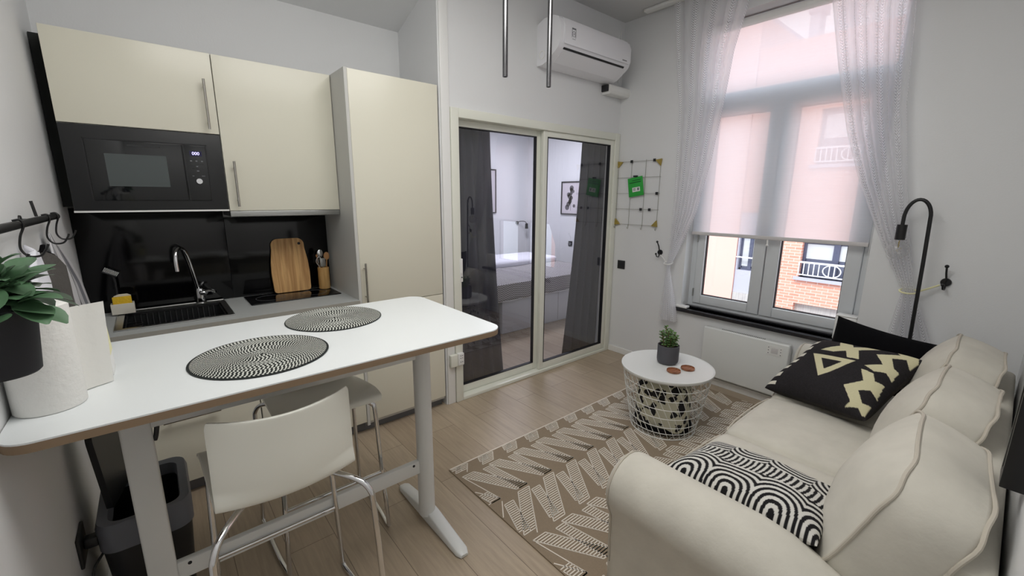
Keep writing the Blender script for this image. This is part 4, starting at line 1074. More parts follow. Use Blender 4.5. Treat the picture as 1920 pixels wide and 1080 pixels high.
for row in range(5):
    yt = -.487 - .290 * row; yb_ = yt - .268
    for k_ in range(-2, 15):
        x = RX0 + .03 + k_ * per + (.03 if row % 2 else 0)
        if row % 2:      # long leg leaning right, steep leg on its left
            stroke(x, yt, x + .168, yb_, .078); stroke(x - .064, yt - .015, x - .010, yb_, .058)
        else:            # mirrored
            stroke(x + .19, yt, x + .0, yb_, .078); stroke(x + .250, yt - .03, x + .180, yb_ + .03, .058)
for p, q in (((RX0 + .004, RY1 - .004), (RX1 - .004, RY1 - .004)), ((RX0 + .004, RY0 + .004), (RX1 - .004, RY0 + .004))):
    rug.box(p[0], q[0], p[1] - .004, p[1] + .004, RZ - .001, RZ + .0015, W['rug_line'])
tag(rug.build('area_rug', W['rug'], smooth=False), 'taupe flatweave rug with cream hatched zigzag pattern on the wood floor', 'rug')

# ------------------------------------------------------------------ coffee table
CX, CY, CZ, CR = 2.79, -1.17, .44, .295
t = thing('coffee_table', 'round white coffee table with a tapered wire basket base', 'coffee table', (CX, CY, RZ))
MB().lathe((CX, CY, CZ), [(0, -.016), (CR - .006, -.016), (CR - .001, -.012), (CR, -.006), (CR, 0), (CR - .003, .001), (CR - .008, -.002), (CR - .012, -.003), (0, -.003)], n=72).build('tray_top', W['white_metal'], t)
bk = MB(); z_t, z_b = CZ - .02, RZ + .004
def RB(f): return .283 - .063 * f - .012 * f * f     # radius, f=0 top .. 1 bottom
for f in (0, .14, .30, .46, .62, .78, .90, 1):
    r = RB(f); z = z_t + (z_b - z_t) * f
    bk.tube([(CX + r * math.cos(a), CY + r * math.sin(a), z) for a in [i * PI / 36 for i in range(72)]], .0024 if f not in (0, 1) else .004, closed=True, n=6)
for s_ in (1,):
    for i in range(34):
        a0_ = 2 * PI * i / 34; pts = []
        for k_ in range(13):
            f = k_ / 12; a = a0_ + s_ * .72 * f; r = RB(f)
            pts.append((CX + r * math.cos(a), CY + r * math.sin(a), z_t + (z_b - z_t) * f))
        bk.tube(pts, .0019, n=5)
for i in range(10):
    o_ = -.18 + .36 * i / 9; c_ = math.sqrt(max(0, .205 ** 2 - o_ * o_))
    bk.tube([(CX - c_, CY + o_, z_b + .002), (CX + c_, CY + o_, z_b + .002)], .0018, n=5)
bk.build('wire_basket', W['wire'], t)
# floral bag in basket
t = thing('storage_pouffe', 'cream and black floral fabric bundle inside the wire coffee table', 'fabric bundle', (CX, CY, RZ + .01))
fb = MB()
def bagf(u, v):
    a = 2 * PI * u; z = .018 + .34 * v; r = .165 + .018 * math.sin(3 * a + 1) + .012 * math.sin(5 * a) + .012 * math.sin(v * PI)
    if v < .08: r *= .85 + v / .08 * .15
    if v > .9: r *= 1 - (v - .9) / .1 * .35
    return (CX + r * math.cos(a), CY + r * math.sin(a), z)
fb.grid(bagf, 64, 24); fb.build('fabric', W['floral'], t)
MB().lathe((CX, CY, 0), [(0, .355), (.11, .358)], n=40).build('cover_top', W['black_cloth'], t)
MB().lathe((CX, CY, .016), [(.165, 0), (.186, .012), (.186, .035), (.17, .045)], n=40).build('base_band', W['black_cloth'], t)
# plant
t = thing('jade_plant', 'small jade plant in a charcoal pot on the round coffee table', 'potted plant', (2.835, -1.145, CZ))
qx, qy, qz = 2.835, -1.145, CZ - .002
MB().lathe((qx, qy, qz), [(0, 0), (.052, 0), (.060, .005), (.068, .016), (.070, .03), (.070, .128), (.067, .130), (.064, .126), (.064, .11), (0, .11)]).build('pot', W['pot'], t)
MB().lathe((qx, qy, qz + .111), [(0, .004), (.063, .0)]).build('soil', W['soil'], t)
st = MB(); lv = MB(); rnd = random.Random(5)
for bx_, by_, tx_, ty_, hh_ in ((.0, .015, .012, .035, .125), (.01, -.01, .02, -.025, .085), (-.02, .02, -.03, .04, .10), (-.01, -.015, -.03, -.03, .075), (.02, .01, .04, .01, .09), (-.012, 0, -.02, -.005, .11), (.0, -.03, .0, -.05, .075)):
    p0 = Vector((qx + bx_, qy + by_, qz + .112)); p1 = Vector((qx + tx_, qy + ty_, qz + .115 + hh_))
    st.tube([p0, p0.lerp(p1, .5) + Vector((0, 0, .004)), p1], .004, n=6)
    nl = 9
    for i in range(nl):
        f = .2 + .8 * i / (nl - 1); c_ = p0.lerp(p1, f)
        for s_ in (0, 1):
            a = i * 1.57 + s_ * PI + rnd.uniform(-.3, .3); el = .15 + .7 * f * rnd.uniform(.6, 1.1)
            d_ = Vector((math.cos(a) * math.cos(el), math.sin(a) * math.cos(el), math.sin(el)))
            leaf(lv, c_, d_, rnd.uniform(.026, .038), rnd.uniform(.014, .018), .25, .25, seg=6)
st.build('stems', W['stem'], t); lv.build('foliage', W['leaf2'], t, mods=[('SOLIDIFY', dict(thickness=.0025))])
for x_, y_, lab in ((2.725, -1.255, 'small round acacia coaster in front of the jade plant pot'), (2.835, -1.292, 'small round acacia coaster nearer the sofa on the coffee table')):
    tag(MB().lathe((x_, y_, CZ - .002), [(0, 0), (.040, 0), (.043, .003), (.043, .013), (.040, .014), (.038, .006), (0, .005)]).build('coaster', W['coaster']), lab, 'coaster', 'wooden coasters on the coffee table')

# ------------------------------------------------------------------ heater
t = thing('panel_heater', 'slim white panel heater on the wall under the window sill', 'heater', (XW, -1.3, .09))
MB().box(3.65, 3.705, -1.622, -.99, .09, .505, b=.012).build('body', W['white_metal'], t)
MB().box(3.705, 3.724, -1.5, -1.45, .15, .45).box(3.705, 3.724, -1.15, -1.10, .15, .45).build('wall_bracket', W['white_metal'], t)
vn = MB()
for i in range(26): vn.box(3.668, 3.684, -1.13 - i * .0125, -1.136 - i * .0125, .5045, .506)
vn.build('vent_slots', W['seal'], t)
cp = MB().box(3.6485, 3.651, -1.58, -1.475, .405, .475).build('control_panel', W['white_plastic'], t)
MB().box(3.6475, 3.649, -1.55, -1.505, .42, .462, b=.001).build('screen', W['blind_bar'], cp)
for z in (.415, .437, .458):
    for y_ in (-1.572, -1.490): MB().box(3.6475, 3.649, y_, y_ + .006, z, z + .006).build('button', W['grey_print'], cp)

# ------------------------------------------------------------------ sofa
SXa, SXb, SYb, SYf = 1.40, 3.53, -2.655, -1.80
t = thing('sofa', 'three-seat sofa in loose pale beige cloth with rolled arms', 'sofa', (2.46, -2.2, 0))
def puff(x0, x1, y0, y1, z0, z1, r, pf, n=14):
    """rounded box with bulging faces; pf = (px, py, pz)"""
    hx, hy, hz = (x1 - x0) / 2, (y1 - y0) / 2, (z1 - z0) / 2; c_ = Vector(((x0 + x1) / 2, (y0 + y1) / 2, (z0 + z1) / 2))
    mb = MB(); par = [math.sin(PI / 2 * (-1 + 2 * i / n)) for i in range(n + 1)]
    idx = {}; vs = []
    def vert(i, j, k_):
        key = (i, j, k_)
        if key in idx: return idx[key]
        p = (par[i] * hx, par[j] * hy, par[k_] * hz)
        q = [max(-(h - r), min(h - r, a)) for a, h in zip(p, (hx, hy, hz))]
        d_ = Vector([a - b for a, b in zip(p, q)])
        if d_.length > 1e-9: d_ = d_.normalized() * r
        o_ = Vector(q) + d_
        u = (par[i], par[j], par[k_])
        for ax in range(3):
            a, b = [u[m] for m in range(3) if m != ax]
            wgt = (1 - a * a) ** .8 * (1 - b * b) ** .8
            o_[ax] += pf[ax] * wgt * (1 if u[ax] > 0 else -1) * abs(u[ax])
        idx[key] = len(vs); vs.append(tuple(c_ + o_)); return idx[key]
    fs = []
    for a in range(n):
        for b in range(n):
            for e in (0, n):
                fs.append((vert(e, a, b), vert(e, a + 1, b), vert(e, a + 1, b + 1), vert(e, a, b + 1)))
                fs.append((vert(a, e, b), vert(a + 1, e, b), vert(a + 1, e, b + 1), vert(a, e, b + 1)))
                fs.append((vert(a, b, e), vert(a + 1, b, e), vert(a + 1, b + 1, e), vert(a, b + 1, e)))
    mb.add(vs, fs); return mb
MB().box(SXa + .10, SXb - .10, SYb + .01, SYf + .02, .012, .30, b=.02).build('base', W['sofa'], t)
# rolled arms, a section extruded along y with rounded ends
def arm(xo, xi, s_):
    # xo outer side, xi inner side, s_=+1 if outer is at smaller x
    def sec(k_):   # k_ shrink
        c_x = xo + s_ * .125; R_ = .125 - k_
        pts = [(xo + s_ * (.045 + k_), .012 + k_ * .5), (xo + s_ * (.035 + k_), .2), (xo + s_ * (.028 + k_), .40)]
        for i in range(15):
            a = math.radians(195 - i * 205 / 14); pts.append((c_x + s_ * R_ * math.cos(a), .492 + R_ * .98 * math.sin(a)))
        pts += [(xi - s_ * (.01 + k_), .42), (xi - s_ * (.01 + k_), .2), (xi - s_ * (.01 + k_), .012 + k_ * .5)]
        return pts
    Y0, Y1 = SYb + .005, -1.735
    ks = [(Y0, .03), (Y0 + .01, .01), (Y0 + .03, 0)] + [(Y0 + .03 + (Y1 - .06 - Y0) * i / 10, 0) for i in range(1, 10)] + [(Y1 - .045, 0.0), (Y1 - .02, .006), (Y1 - .006, .018), (Y1, .036)]
    mb = MB(); rings = [[(a, yy, z - (.10 * min(1, max(0, (-2.25 - yy) / .25)) if z > .35 else 0)) for a, z in sec(k_)] for yy, k_ in ks]; K = len(rings[0])
    vs = [p for r_ in rings for p in r_]; fs = []
    for i in range(len(rings) - 1):
        for j in range(K): fs.append((i * K + j, i * K + (j + 1) % K, (i + 1) * K + (j + 1) % K, (i + 1) * K + j))
    fs.append(tuple(reversed(range(K)))); fs.append(tuple((len(rings) - 1) * K + j for j in range(K)))
    mb.add(vs, fs)
    o_ = mb.build('arm', W['sofa'], t, angle=60)
    pp = [(a, Y1 - .024, z) for a, z in sec(.003)]
    MB().tube(pp[1:-1], .0035, n=6).build('piping', W['piping'], o_)
arm(SXa - .02, 1.63, 1); arm(SXb + .02, 3.36, -1)
puff(SXa + .20, SXb - .06, SYb, SYb + .095, .02, .70, .03, (0, .0, .004), 12).build('backrest', W['sofa'], t)
sw = (3.36 - 1.625) / 3
for i in range(3):
    x0 = 1.625 + i * sw; x1 = x0 + sw - .004
    cs = puff(x0, x1, SYb + .16, SYf, .305, .475, .045, (.004, .018, .022)); co = cs.build('seat_cushion', W['sofa'], t, angle=80)
    for z in (.455, .325):
        MB().tube([(x0 + .03, SYf - .006, z), (x0 + sw * .25, SYf + .008, z), (x0 + sw * .5, SYf + .012, z), (x0 + sw * .75, SYf + .008, z), (x1 - .03, SYf - .006, z)], .004, n=6).build('piping', W['piping'], co)
def back_cushion(xc_, w_, lean, rz, hgt, z0, yb):
    """box cushion: outline superellipse in xz, flat boxing band, puffed faces"""
    a = w_ / 2; b = hgt / 2; hy = .082; n_ = 64; Np = 3.8
    def outl(th, s_=1.0):
        c_, s2 = math.cos(th), math.sin(th)
        x = a * s_ * math.copysign(abs(c_) ** (2 / Np), c_); z = b * s_ * math.copysign(abs(s2) ** (2 / Np), s2)
        # sagging, slightly wider bottom
        x *= 1 + .04 * (-z / b) * (1 if z < 0 else .6)
        return x, z
    rings = []
    def ring(s_, y): rings.append([(outl(2 * PI * k_ / n_, s_)[0], y, outl(2 * PI * k_ / n_, s_)[1]) for k_ in range(n_)])
    pfy = .07
    for s_ in (.02, .2, .4, .55, .7, .8, .88, .94, .98): ring(s_, hy + pfy * (1 - s_ ** 2.2))
    for f in (1, .85, .5, 0, -.5, -.85, -1): ring(1 + .035 * (1 - f * f), hy * f)
    for s_ in (.98, .94, .88, .8, .7, .55, .4, .2, .02): ring(s_, -hy - .02 * (1 - s_ ** 2.2))
    vs = [p for r_ in rings for p in r_]; fs = []
    for i in range(len(rings) - 1):
        for k_ in range(n_): fs.append((i * n_ + k_, i * n_ + (k_ + 1) % n_, (i + 1) * n_ + (k_ + 1) % n_, (i + 1) * n_ + k_))
    fs.append(tuple(range(n_))); fs.append(tuple((len(rings) - 1) * n_ + k_ for k_ in reversed(range(n_))))
    M = Matrix.Translation((xc_, yb, z0 + b)) @ Matrix.Rotation(rz, 4, 'Z') @ Matrix.Rotation(lean, 4, 'X')
    mb = MB().add(vs, fs).xf(M)
    # wrinkles
    co = mb.build('back_cushion', W['sofa'], t, angle=80)
    for yy in (hy, -hy):
        loop = [tuple(M @ Vector((outl(2 * PI * k_ / n_)[0] * 1.004, yy + .003 * math.sin(k_ * .9), outl(2 * PI * k_ / n_)[1] * 1.004))) for k_ in range(n_)]
        MB().tube(loop, .0055, closed=True, n=8).build('piping', W['piping'], co)
back_cushion(1.89, .63, math.radians(23), math.radians(4), .44, .415, -2.452)
back_cushion(2.53, .58, math.radians(20), math.radians(-1), .43, .43, -2.455)
back_cushion(3.12, .57, math.radians(19), math.radians(1), .43, .44, -2.455)

# throw pillows
def pillow_mesh(w_, h_, th, n=60, pinch=.05, colfn=None, mat_=None):
    """local: x in [-w/2,w/2], y in [-h/2,h/2], z thickness; front is +z"""
    mb = MB(); cols = []; P = []
    for side in (1, -1):
        base = len(mb.v); vs = []
        for i in range(n + 1):
            for j in range(n + 1):
                u = -1 + 2 * i / n; v = -1 + 2 * j / n
                x = u * w_ / 2 * (1 - pinch * (1 - v * v)); y = v * h_ / 2 * (1 - pinch * (1 - u * u))
                e = max(0, (1 - u ** 4)) * max(0, (1 - v ** 4))
                z = side * th / 2 * e ** .5 + (.006 * math.sin(5 * u + 2 * v) * e)
                vs.append((x, y, z))
                if colfn: cols.append(colfn((u + 1) / 2, (v + 1) / 2, side))
        fs = []
        for i in range(n):
            for j in range(n):
                q = (i * (n + 1) + j, (i + 1) * (n + 1) + j, (i + 1) * (n + 1) + j + 1, i * (n + 1) + j + 1)
                fs.append(q if side > 0 else tuple(reversed(q)))
        mb.add(vs, fs)
    return mb, cols
def frame_from(origin, ex, ey):
    ex = Vector(ex).normalized(); ey = Vector(ey); ey = (ey - ex * ex.dot(ey)).normalized(); ez = ex.cross(ey)
    return Matrix(((ex.x, ey.x, ez.x, origin[0]), (ex.y, ey.y, ez.y, origin[1]), (ex.z, ey.z, ez.z, origin[2]), (0, 0, 0, 1)))
# kilim pillow
TRI = [(0.59, 0.21), (0.59, 0.65), (0.25, 0.47)]; TRIH = [(0.54, 0.33), (0.54, 0.55), (0.38, 0.45)]
C1 = [(0.97, 0.27), (1.0, 0.38), (0.97, 0.55), (0.93, 0.68), (0.8, 0.56), (0.63, 0.66), (0.62, 0.55), (0.73, 0.48), (0.67, 0.39), (0.67, 0.25), (0.81, 0.37)]
H1 = [(0.95, 0.41), (0.97, 0.51), (0.95, 0.57), (0.85, 0.48)]
C2 = [(0.96, 0.80), (0.99, 0.93), (0.97, 0.96), (0.9, 0.99), (0.77, .99), (0.86, 0.93), (0.8, 0.85), (0.67, 0.93), (0.66, 0.97), (0.52, 0.98), (0.57, 0.92), (0.52, 0.85), (0.56, 0.75), (0.66, 0.85), (0.80, 0.72), (0.90, 0.86)]
C3 = [(0.50, 0.75), (0.49, 0.86), (0.41, 0.91), (0.43, 0.97), (0.25, .99), (0.29, 0.93), (0.23, 0.86), (0.12, 0.94), (0.15, .99), (0.03, .99), (0.02, 0.97), (0.06, 0.93), (0.02, 0.83), (0.08, 0.86), (0.23, 0.73), (0.36, 0.84)]
def inside(p, poly):
    x, y = p; r_ = False; n_ = len(poly)
    for i in range(n_):
        x1, y1 = poly[i]; x2, y2 = poly[(i + 1) % n_]
        if (y1 > y) != (y2 > y) and x < (x2 - x1) * (y - y1) / (y2 - y1) + x1: r_ = not r_
    return r_
CRM = lin((214, 208, 172)); BLK = lin((40, 38, 40)); WHT = lin((222, 218, 205)); RN = random.Random(9)
def kil(u, v, side):
    if side < 0: return lin((52, 49, 47))
    p = (u, v)
    if v < .12 and .03 < u < .99:
        return WHT if (u * 7.5) % 1 < .5 else BLK
    for h_ in (TRIH, H1):
        if inside(p, h_): return BLK
    for c_ in (TRI, C1, C2, C3):
        if inside(p, c_): return CRM
    k_ = RN.uniform(.8, 1.3); return (BLK[0] * k_, BLK[1] * k_, BLK[2] * k_, 1)
l_, b__, t_, r_ = Vector((2.862, -1.80, .515)), Vector((2.586, -2.201, .515)), Vector((3.255, -1.925, .72)), Vector((3.03, -2.33, .74))
cen = (l_ + b__ + t_ + r_) / 4 + Vector((-.01, 0, .005))
mb, cols = pillow_mesh(.49, .51, .17, 170, .04, kil)
M = frame_from(cen, (t_ + r_) - (l_ + b__), (b__ + r_) - (l_ + t_))
# local x -> along l->t ; local y -> along l->b ; need normal up
if M.to_3x3().col[2].z < 0:
    # mirror so the patterned face looks up
    mb.v = [(x, y, -z) for x, y, z in mb.v]; mb.f = [tuple(reversed(f)) for f in mb.f]
mb.xf(M)
o_ = mb.build('kilim_cushion', W['kilim'], cols=cols, angle=80)
tag(o_, 'black and cream kilim cushion with cross and triangle pattern lying on the sofa', 'cushion')
# black cushion
mb, cols = pillow_mesh(.50, .48, .14, 40, .07)
M = frame_from((3.325, -2.14, .580), (.0, -1, -.13), (.22, -.1, .95))
mb.xf(M)
tag(mb.build('black_cushion', W['black_cloth'], angle=80), 'plain black cushion standing at the window end of the sofa', 'cushion')
# striped lumbar cushion
def lum(u, v, side):
    bk_, wh = lin((26, 25, 27)), lin((206, 204, 198))
    # u along length 0..1, v across
    X = u * 3.4; Y = v * 2.2
    if .40 < v < .62:   # straight hatch band
        return bk_ if (u * 26 + .5 * math.sin(v * 9)) % 1 < .5 else wh
    if v >= .62:
        cx_ = math.floor(X + .2) + .35; cy_ = 2.25
        d_ = max(abs(X - cx_) * 1.15, 0) ** 2.6 + max(abs(Y - cy_), 0) ** 2.6 * .8
        return bk_ if ((d_ ** (1 / 2.6)) * 7.2) % 1 < .5 else wh
    cx_ = math.floor(X) + .5; cy_ = .02
    d_ = abs(X - cx_) ** 2.4 + abs(Y - cy_) ** 2.4 * .9
    return bk_ if ((d_ ** (1 / 2.4)) * 7.2) % 1 < .5 else wh
mb, cols = pillow_mesh(.47, .40, .12, 200, .05, lum)
M = frame_from((1.755, -2.10, .562), (.0, -1, 0.02), (1, 0.0, -.14))
if M.to_3x3().col[2].z < 0:
    mb.v = [(x, y, -z) for x, y, z in mb.v]; mb.f = [tuple(reversed(f)) for f in mb.f]
mb.xf(M)
tag(mb.build('lumbar_cushion', W['attr'], cols=cols, angle=80), 'small rectangular cushion with black and white arched stripes against the near arm', 'cushion')

# ------------------------------------------------------------------ arc floor lamp
t = thing('floor_lamp', 'black arc floor lamp with bare globe bulb in the corner', 'floor lamp', (3.60, -2.225, 0))
lx = 3.605
MB().lathe((lx, -2.235, 0.0), [(0, .0), (.10, .0), (.102, .006), (.098, .018), (.02, .022), (0, .022)], n=40).xf(Matrix.Translation((0, 0, .001))).build('base', W['black_metal'], t)
pts = [(lx, -2.235, .02), (lx, -2.232, .7), (lx, -2.22, 1.2), (lx, -2.213, 1.42)] + [(lx, -2.157 - .056 * math.cos(math.radians(a)), 1.43 + .105 * math.sin(math.radians(a))) for a in range(10, 181, 10)] + [(lx, -2.101, 1.39)]
MB().tube(pts, .0095, n=14).build('pole', W['black_metal'], t)
MB().cyl((lx, -2.101, 1.305), (lx, -2.101, 1.392), .024, n=28).build('socket', W['black_metal'], t)
g = MB(); g.lathe((lx, -2.101, 1.243), [(.0001, -.052)] + [(.052 * math.sin(a), -.052 * math.cos(a)) for a in [i * PI / 20 for i in range(1, 17)]] + [(.020, .055), (.018, .064)], n=32)
go = g.build('bulb', W['bulb'], t)
MB().tube([(lx, -2.105 + .012 * math.sin(k_), 1.235 + .004 * k_) for k_ in [i * .5 for i in range(13)]], .0008, n=5).cyl((lx, -2.101, 1.26), (lx, -2.101, 1.30), .003, n=8).build('filament', W['brass'], go)

# black frame edge on right wall
t = thing('wall_frame', 'black framed panel on the right wall above the sofa back', 'picture frame', (1.84, YR, .84))
MB().box(1.785, 1.81, YR + .001, -2.622, .84, 1.62, b=.002).box(1.86, 1.885, YR + .001, -2.622, .84, 1.62, b=.002).box(1.81, 1.86, YR + .001, -2.622, .84, .865, b=.002).box(1.81, 1.86, YR + .001, -2.622, 1.595, 1.62, b=.002).build('frame', W['black_metal'], t)
MB().box(1.81, 1.86, YR + .001, -2.63, .865, 1.595).build('panel', W['black_plastic'], t)

# ------------------------------------------------------------------ bedroom
t = thing('bed', 'double bed with white storage base seen through the glass doors', 'bed', (4.1, 2.0, 0))
BX0, BX1, BY0, BY1 = 3.17, 4.95, 1.07, 3.08
MB().box(BX0, BX1, BY0, BY1, .002, .40, b=.004).build('storage_base', W['bed_white'], t)
MB().box(BX0 + .9, BX0 + .903, BY0 - .001, BY0 + .01, .02, .39).build('panel_joint', W['seal'], t)
puff(BX0 - .12, BX1 - .01, BY0 + .01, BY1 - .01, .40, .555, .05, (0, 0, .01)).build('mattress', W['linen'], t)
t = thing('bedspread', 'dark grey zigzag bedspread with pale fringe over the foot of the bed', 'bedspread', (4.1, 1.3, .35))
def sprd(u, v):
    x = BX0 - .16 + (BX1 - BX0 + .18) * u
    s_ = v * 1.25
    if s_ < .19: return (x, BY0 - .028 - .008 * math.sin(u * 30), .395 + s_)
    return (x, BY0 - .03 + (s_ - .19), .588 + .004 * math.sin(u * 17 + v * 9))
MB().grid(sprd, 60, 40).build('top_cloth', W['zigzag'], t, mods=[('SOLIDIFY', dict(thickness=.006))])
MB().grid(lambda u, v: (BX0 - .155 + .10 * v + .02 * math.sin(u * 12 + v * 3), BY0 - .02 + .72 * u + .05 * v, .585 - .55 * v), 24, 20).build('side_drop', W['greycloth'], t, mods=[('SOLIDIFY', dict(thickness=.006))])
MB().tube([(x_, BY0 - .034 - .008 * math.sin((x_ - BX0) * 16), .394) for x_ in [BX0 - .16 + i * .05 for i in range(39)]], .005, n=6).tube([(BX0 - .16, BY0 - .03, .394), (BX0 - .16, BY0 - .032, .585)], .005, n=6).build('fringe', W['white_plastic'], t)
tag(puff(BX0 - .05, BX1, 1.95, 2.62, .575, .665, .035, (0, 0, .02)).build('duvet', W['linen']), 'white duvet folded across the middle of the bed', 'duvet')
for i, (x_, y_, z_, lab) in enumerate(((4.05, 2.86, .72, 'white pillow lying nearest the back wall on the bed, right of the pair'), (3.42, 2.86, .72, 'white pillow at the head of the bed near the dark curtain'))):
    mb, _ = pillow_mesh(.6, .42, .17, 30, .05)
    mb.xf(Matrix.Translation((x_, y_, z_)) @ Matrix.Rotation(math.radians(25), 4, 'X'))
    tag(mb.build('pillow', W['linen'], angle=80), lab, 'pillow', 'white pillows at the head of the bed')
mb, _ = pillow_mesh(.6, .42, .17, 30, .05)
mb.xf(Matrix.Translation((3.75, 2.99, .92)) @ Matrix.Rotation(math.radians(62), 4, 'X'))
tag(mb.build('pillow', W['linen'], angle=80), 'white pillow propped upright against the bedroom back wall', 'pillow', 'white pillows at the head of the bed')
def bed_curtain(x0t, x1t, x0b, x1b, label, yc=.17, zt=2.4):
    c_ = thing('blackout_curtain', label, 'curtain', ((x0t + x1t) / 2, yc, .02), 'dark curtains behind the glass doors')
    def fn(u, v):
        z = zt - (zt - .02) * v; a = x0t + (x0b - x0t) * v ** 1.6; b = x1t + (x1b - x1t) * v ** 1.6
        return (a + (b - a) * u, yc + .022 * math.sin(u * 5 * 2 * PI), z)
    MB().grid(fn, 80, 24).build('cloth', W['dark_curtain'], c_, mods=[('SOLIDIFY', dict(thickness=.003))])
bed_curtain(1.93, 2.31, 1.93, 2.46, 'charcoal curtain behind the left glass panel by the kitchen')
bed_curtain(3.40, 3.80, 3.20, 3.82, 'charcoal curtain behind the right glass panel by the wire grid')
def picture(face, c0, c1, z0, z1, at_, label, kind):
    t = thing('framed_print', label, 'picture', ((c0 + c1) / 2 if face == 'y' else at_, at_ if face == 'y' else (c0 + c1) / 2, z0))
    def B(mb, a0, a1, b0, b1, d0, d1):
        if face == 'y': mb.box(a0, a1, at_ - d1, at_ - d0, b0, b1)
        else: mb.box(at_ - d1, at_ - d0, a0, a1, b0, b1)
        return mb
    f = MB(); w_ = .018
    B(f, c0, c1, z0, z0 + w_, .001, .022); B(f, c0, c1, z1 - w_, z1, .001, .022); B(f, c0, c0 + w_, z0 + w_, z1 - w_, .001, .022); B(f, c1 - w_, c1, z0 + w_, z1 - w_, .001, .022)
    f.build('frame', W['black_metal'], t, smooth=False)
    pp = B(MB(), c0 + w_, c1 - w_, z0 + w_, z1 - w_, .001, .010).build('print', W['picpaper'], t, smooth=False)
    ink = MB(); cx_ = (c0 + c1) / 2; r2 = random.Random(kind)
    def disc(a, b, r):
        if face == 'y': ink.lathe((a, at_ - .0105, b), [(0, -.0005), (r, -.0005), (r, 0)], ax='y', n=14)
        else: ink.lathe((at_ - .0105, a, b), [(0, -.0005), (r, -.0005), (r, 0)], ax='x', n=14)
    H_ = z1 - z0; W_ = c1 - c0
    if kind == 1:
        disc(cx_, z0 + H_ * .42, W_ * .17); disc(cx_, z0 + H_ * .78, W_ * .15)
        B(ink, cx_ - .002, cx_ + .002, z0 + H_ * .2, z0 + H_ * .66, .0105, .011)
    else:
        for i in range(13): disc(cx_ + r2.uniform(-.2, .2) * W_ * (1 - i / 26), z0 + H_ * (.22 + i * .048), W_ * r2.uniform(.06, .11))
        B(ink, cx_ - .003, cx_ + .003, z0 + H_ * .12, z0 + H_ * .8, .0105, .011)
    ink.build('flower_drawing', W['picink'], pp)
picture('y', 4.24, 4.69, 1.275, 1.98, YFAR, 'black framed flower print above the bed, half behind the dark curtain', 1)
picture('x', 1.91, 2.32, 1.27, 1.785, XFAR, 'black framed botanical print on the bedroom side wall', 2)
t = thing('reading_lamp', 'small black gooseneck reading lamp on the bedroom back wall', 'wall lamp', (5.2, YFAR, 1.1))
MB().tube(smooth_path([(5.16, YFAR - .01, 1.10), (5.18, YFAR - .05, 1.125), (5.25, YFAR - .10, 1.125), (5.29, YFAR - .11, 1.09)], 6), .006, n=8).build('arm', W['black_metal'], t)
MB().cyl((5.29, YFAR - .11, 1.09), (5.29, YFAR - .11, 1.0), .024, n=20, r2=.03).build('shade', W['black_metal'], t)
MB().lathe((5.16, YFAR, 1.10), [(0, -.012), (.03, -.012), (.03, 0)], ax='y').build('mount', W['black_metal'], t)
t = thing('bedroom_socket', 'dark wall socket above the bed on the bedroom side wall', 'socket', (XFAR, 2.1, .76))
MB().box(XFAR - .01, XFAR, 2.06, 2.14, .77, .85, b=.003).build('plate', W['black_plastic'], t)
MB().lathe((XFAR - .0105, 2.10, .81), [(0, -.002), (.022, -.002), (.024, 0)], ax='x', n=20).build('insert', W['grey_print'], t)

# ------------------------------------------------------------------ outside
struct('ground_street', MB().box(4.5, 30, -14, 16, -4.4, -4.2), W['asphalt'])
t = thing('brick_building', 'salmon brick building across the street with blue-framed windows', 'building', (12.3, 0, -4.2))
FX = 12.0
bw = MB()
# facade with openings: window y .-1.1...74 z -.30...49 ; shutter lower
def wall_cut(mb, y0, y1, z0, z1, holes, x0, x1):
    ys_ = sorted(set([y0, y1] + [h for q in holes for h in q[:2]])); zs_ = sorted(set([z0, z1] + [h for q in holes for h in q[2:]]))
    for i in range(len(ys_) - 1):
        for j in range(len(zs_) - 1):
            ym, zm = (ys_[i] + ys_[i + 1]) / 2, (zs_[j] + zs_[j + 1]) / 2
            if any(q[0] < ym < q[1] and q[2] < zm < q[3] for q in holes): continue
            mb.box(x0, x1, ys_[i], ys_[i + 1], zs_[j], zs_[j + 1])
holes = [(-.56, .74, -.28, .62), (-.56, .74, 2.3, 3.5), (-3.6, -2.2, -.28, .62), (-3.6, -2.2, 2.3, 3.5), (-1.2, .76, -3.2, -.93)]
wall_cut(bw, -9, 1.55, -4.2, 5.05, holes, FX, FX + .35); bw.box(FX, FX + .35, 1.55, 2.2, 1.2, 5.05)
bw.build('facade', W['brick'], t, smooth=False)
MB().box(FX + .35, FX + 6, -9, 1.55, -4.2, 5.0).build('rear_block', W['greyrender'], t, smooth=False)
MB().prism([(FX, 5.052), (FX + 6, 5.052), (FX + 3, 5.4)], -9, 2.2, ax='y').build('roof', W['roof'], t, smooth=False)
MB().box(FX + .6, FX + 1.0, 1.22, 1.42, 5.1, 5.85).box(FX + .55, FX + 1.05, 1.17, 1.47, 5.75, 5.95).box(FX + .6, FX + 1.0, .55, .9, 5.1, 5.75).build('chimney', W['roof'], t, smooth=False)
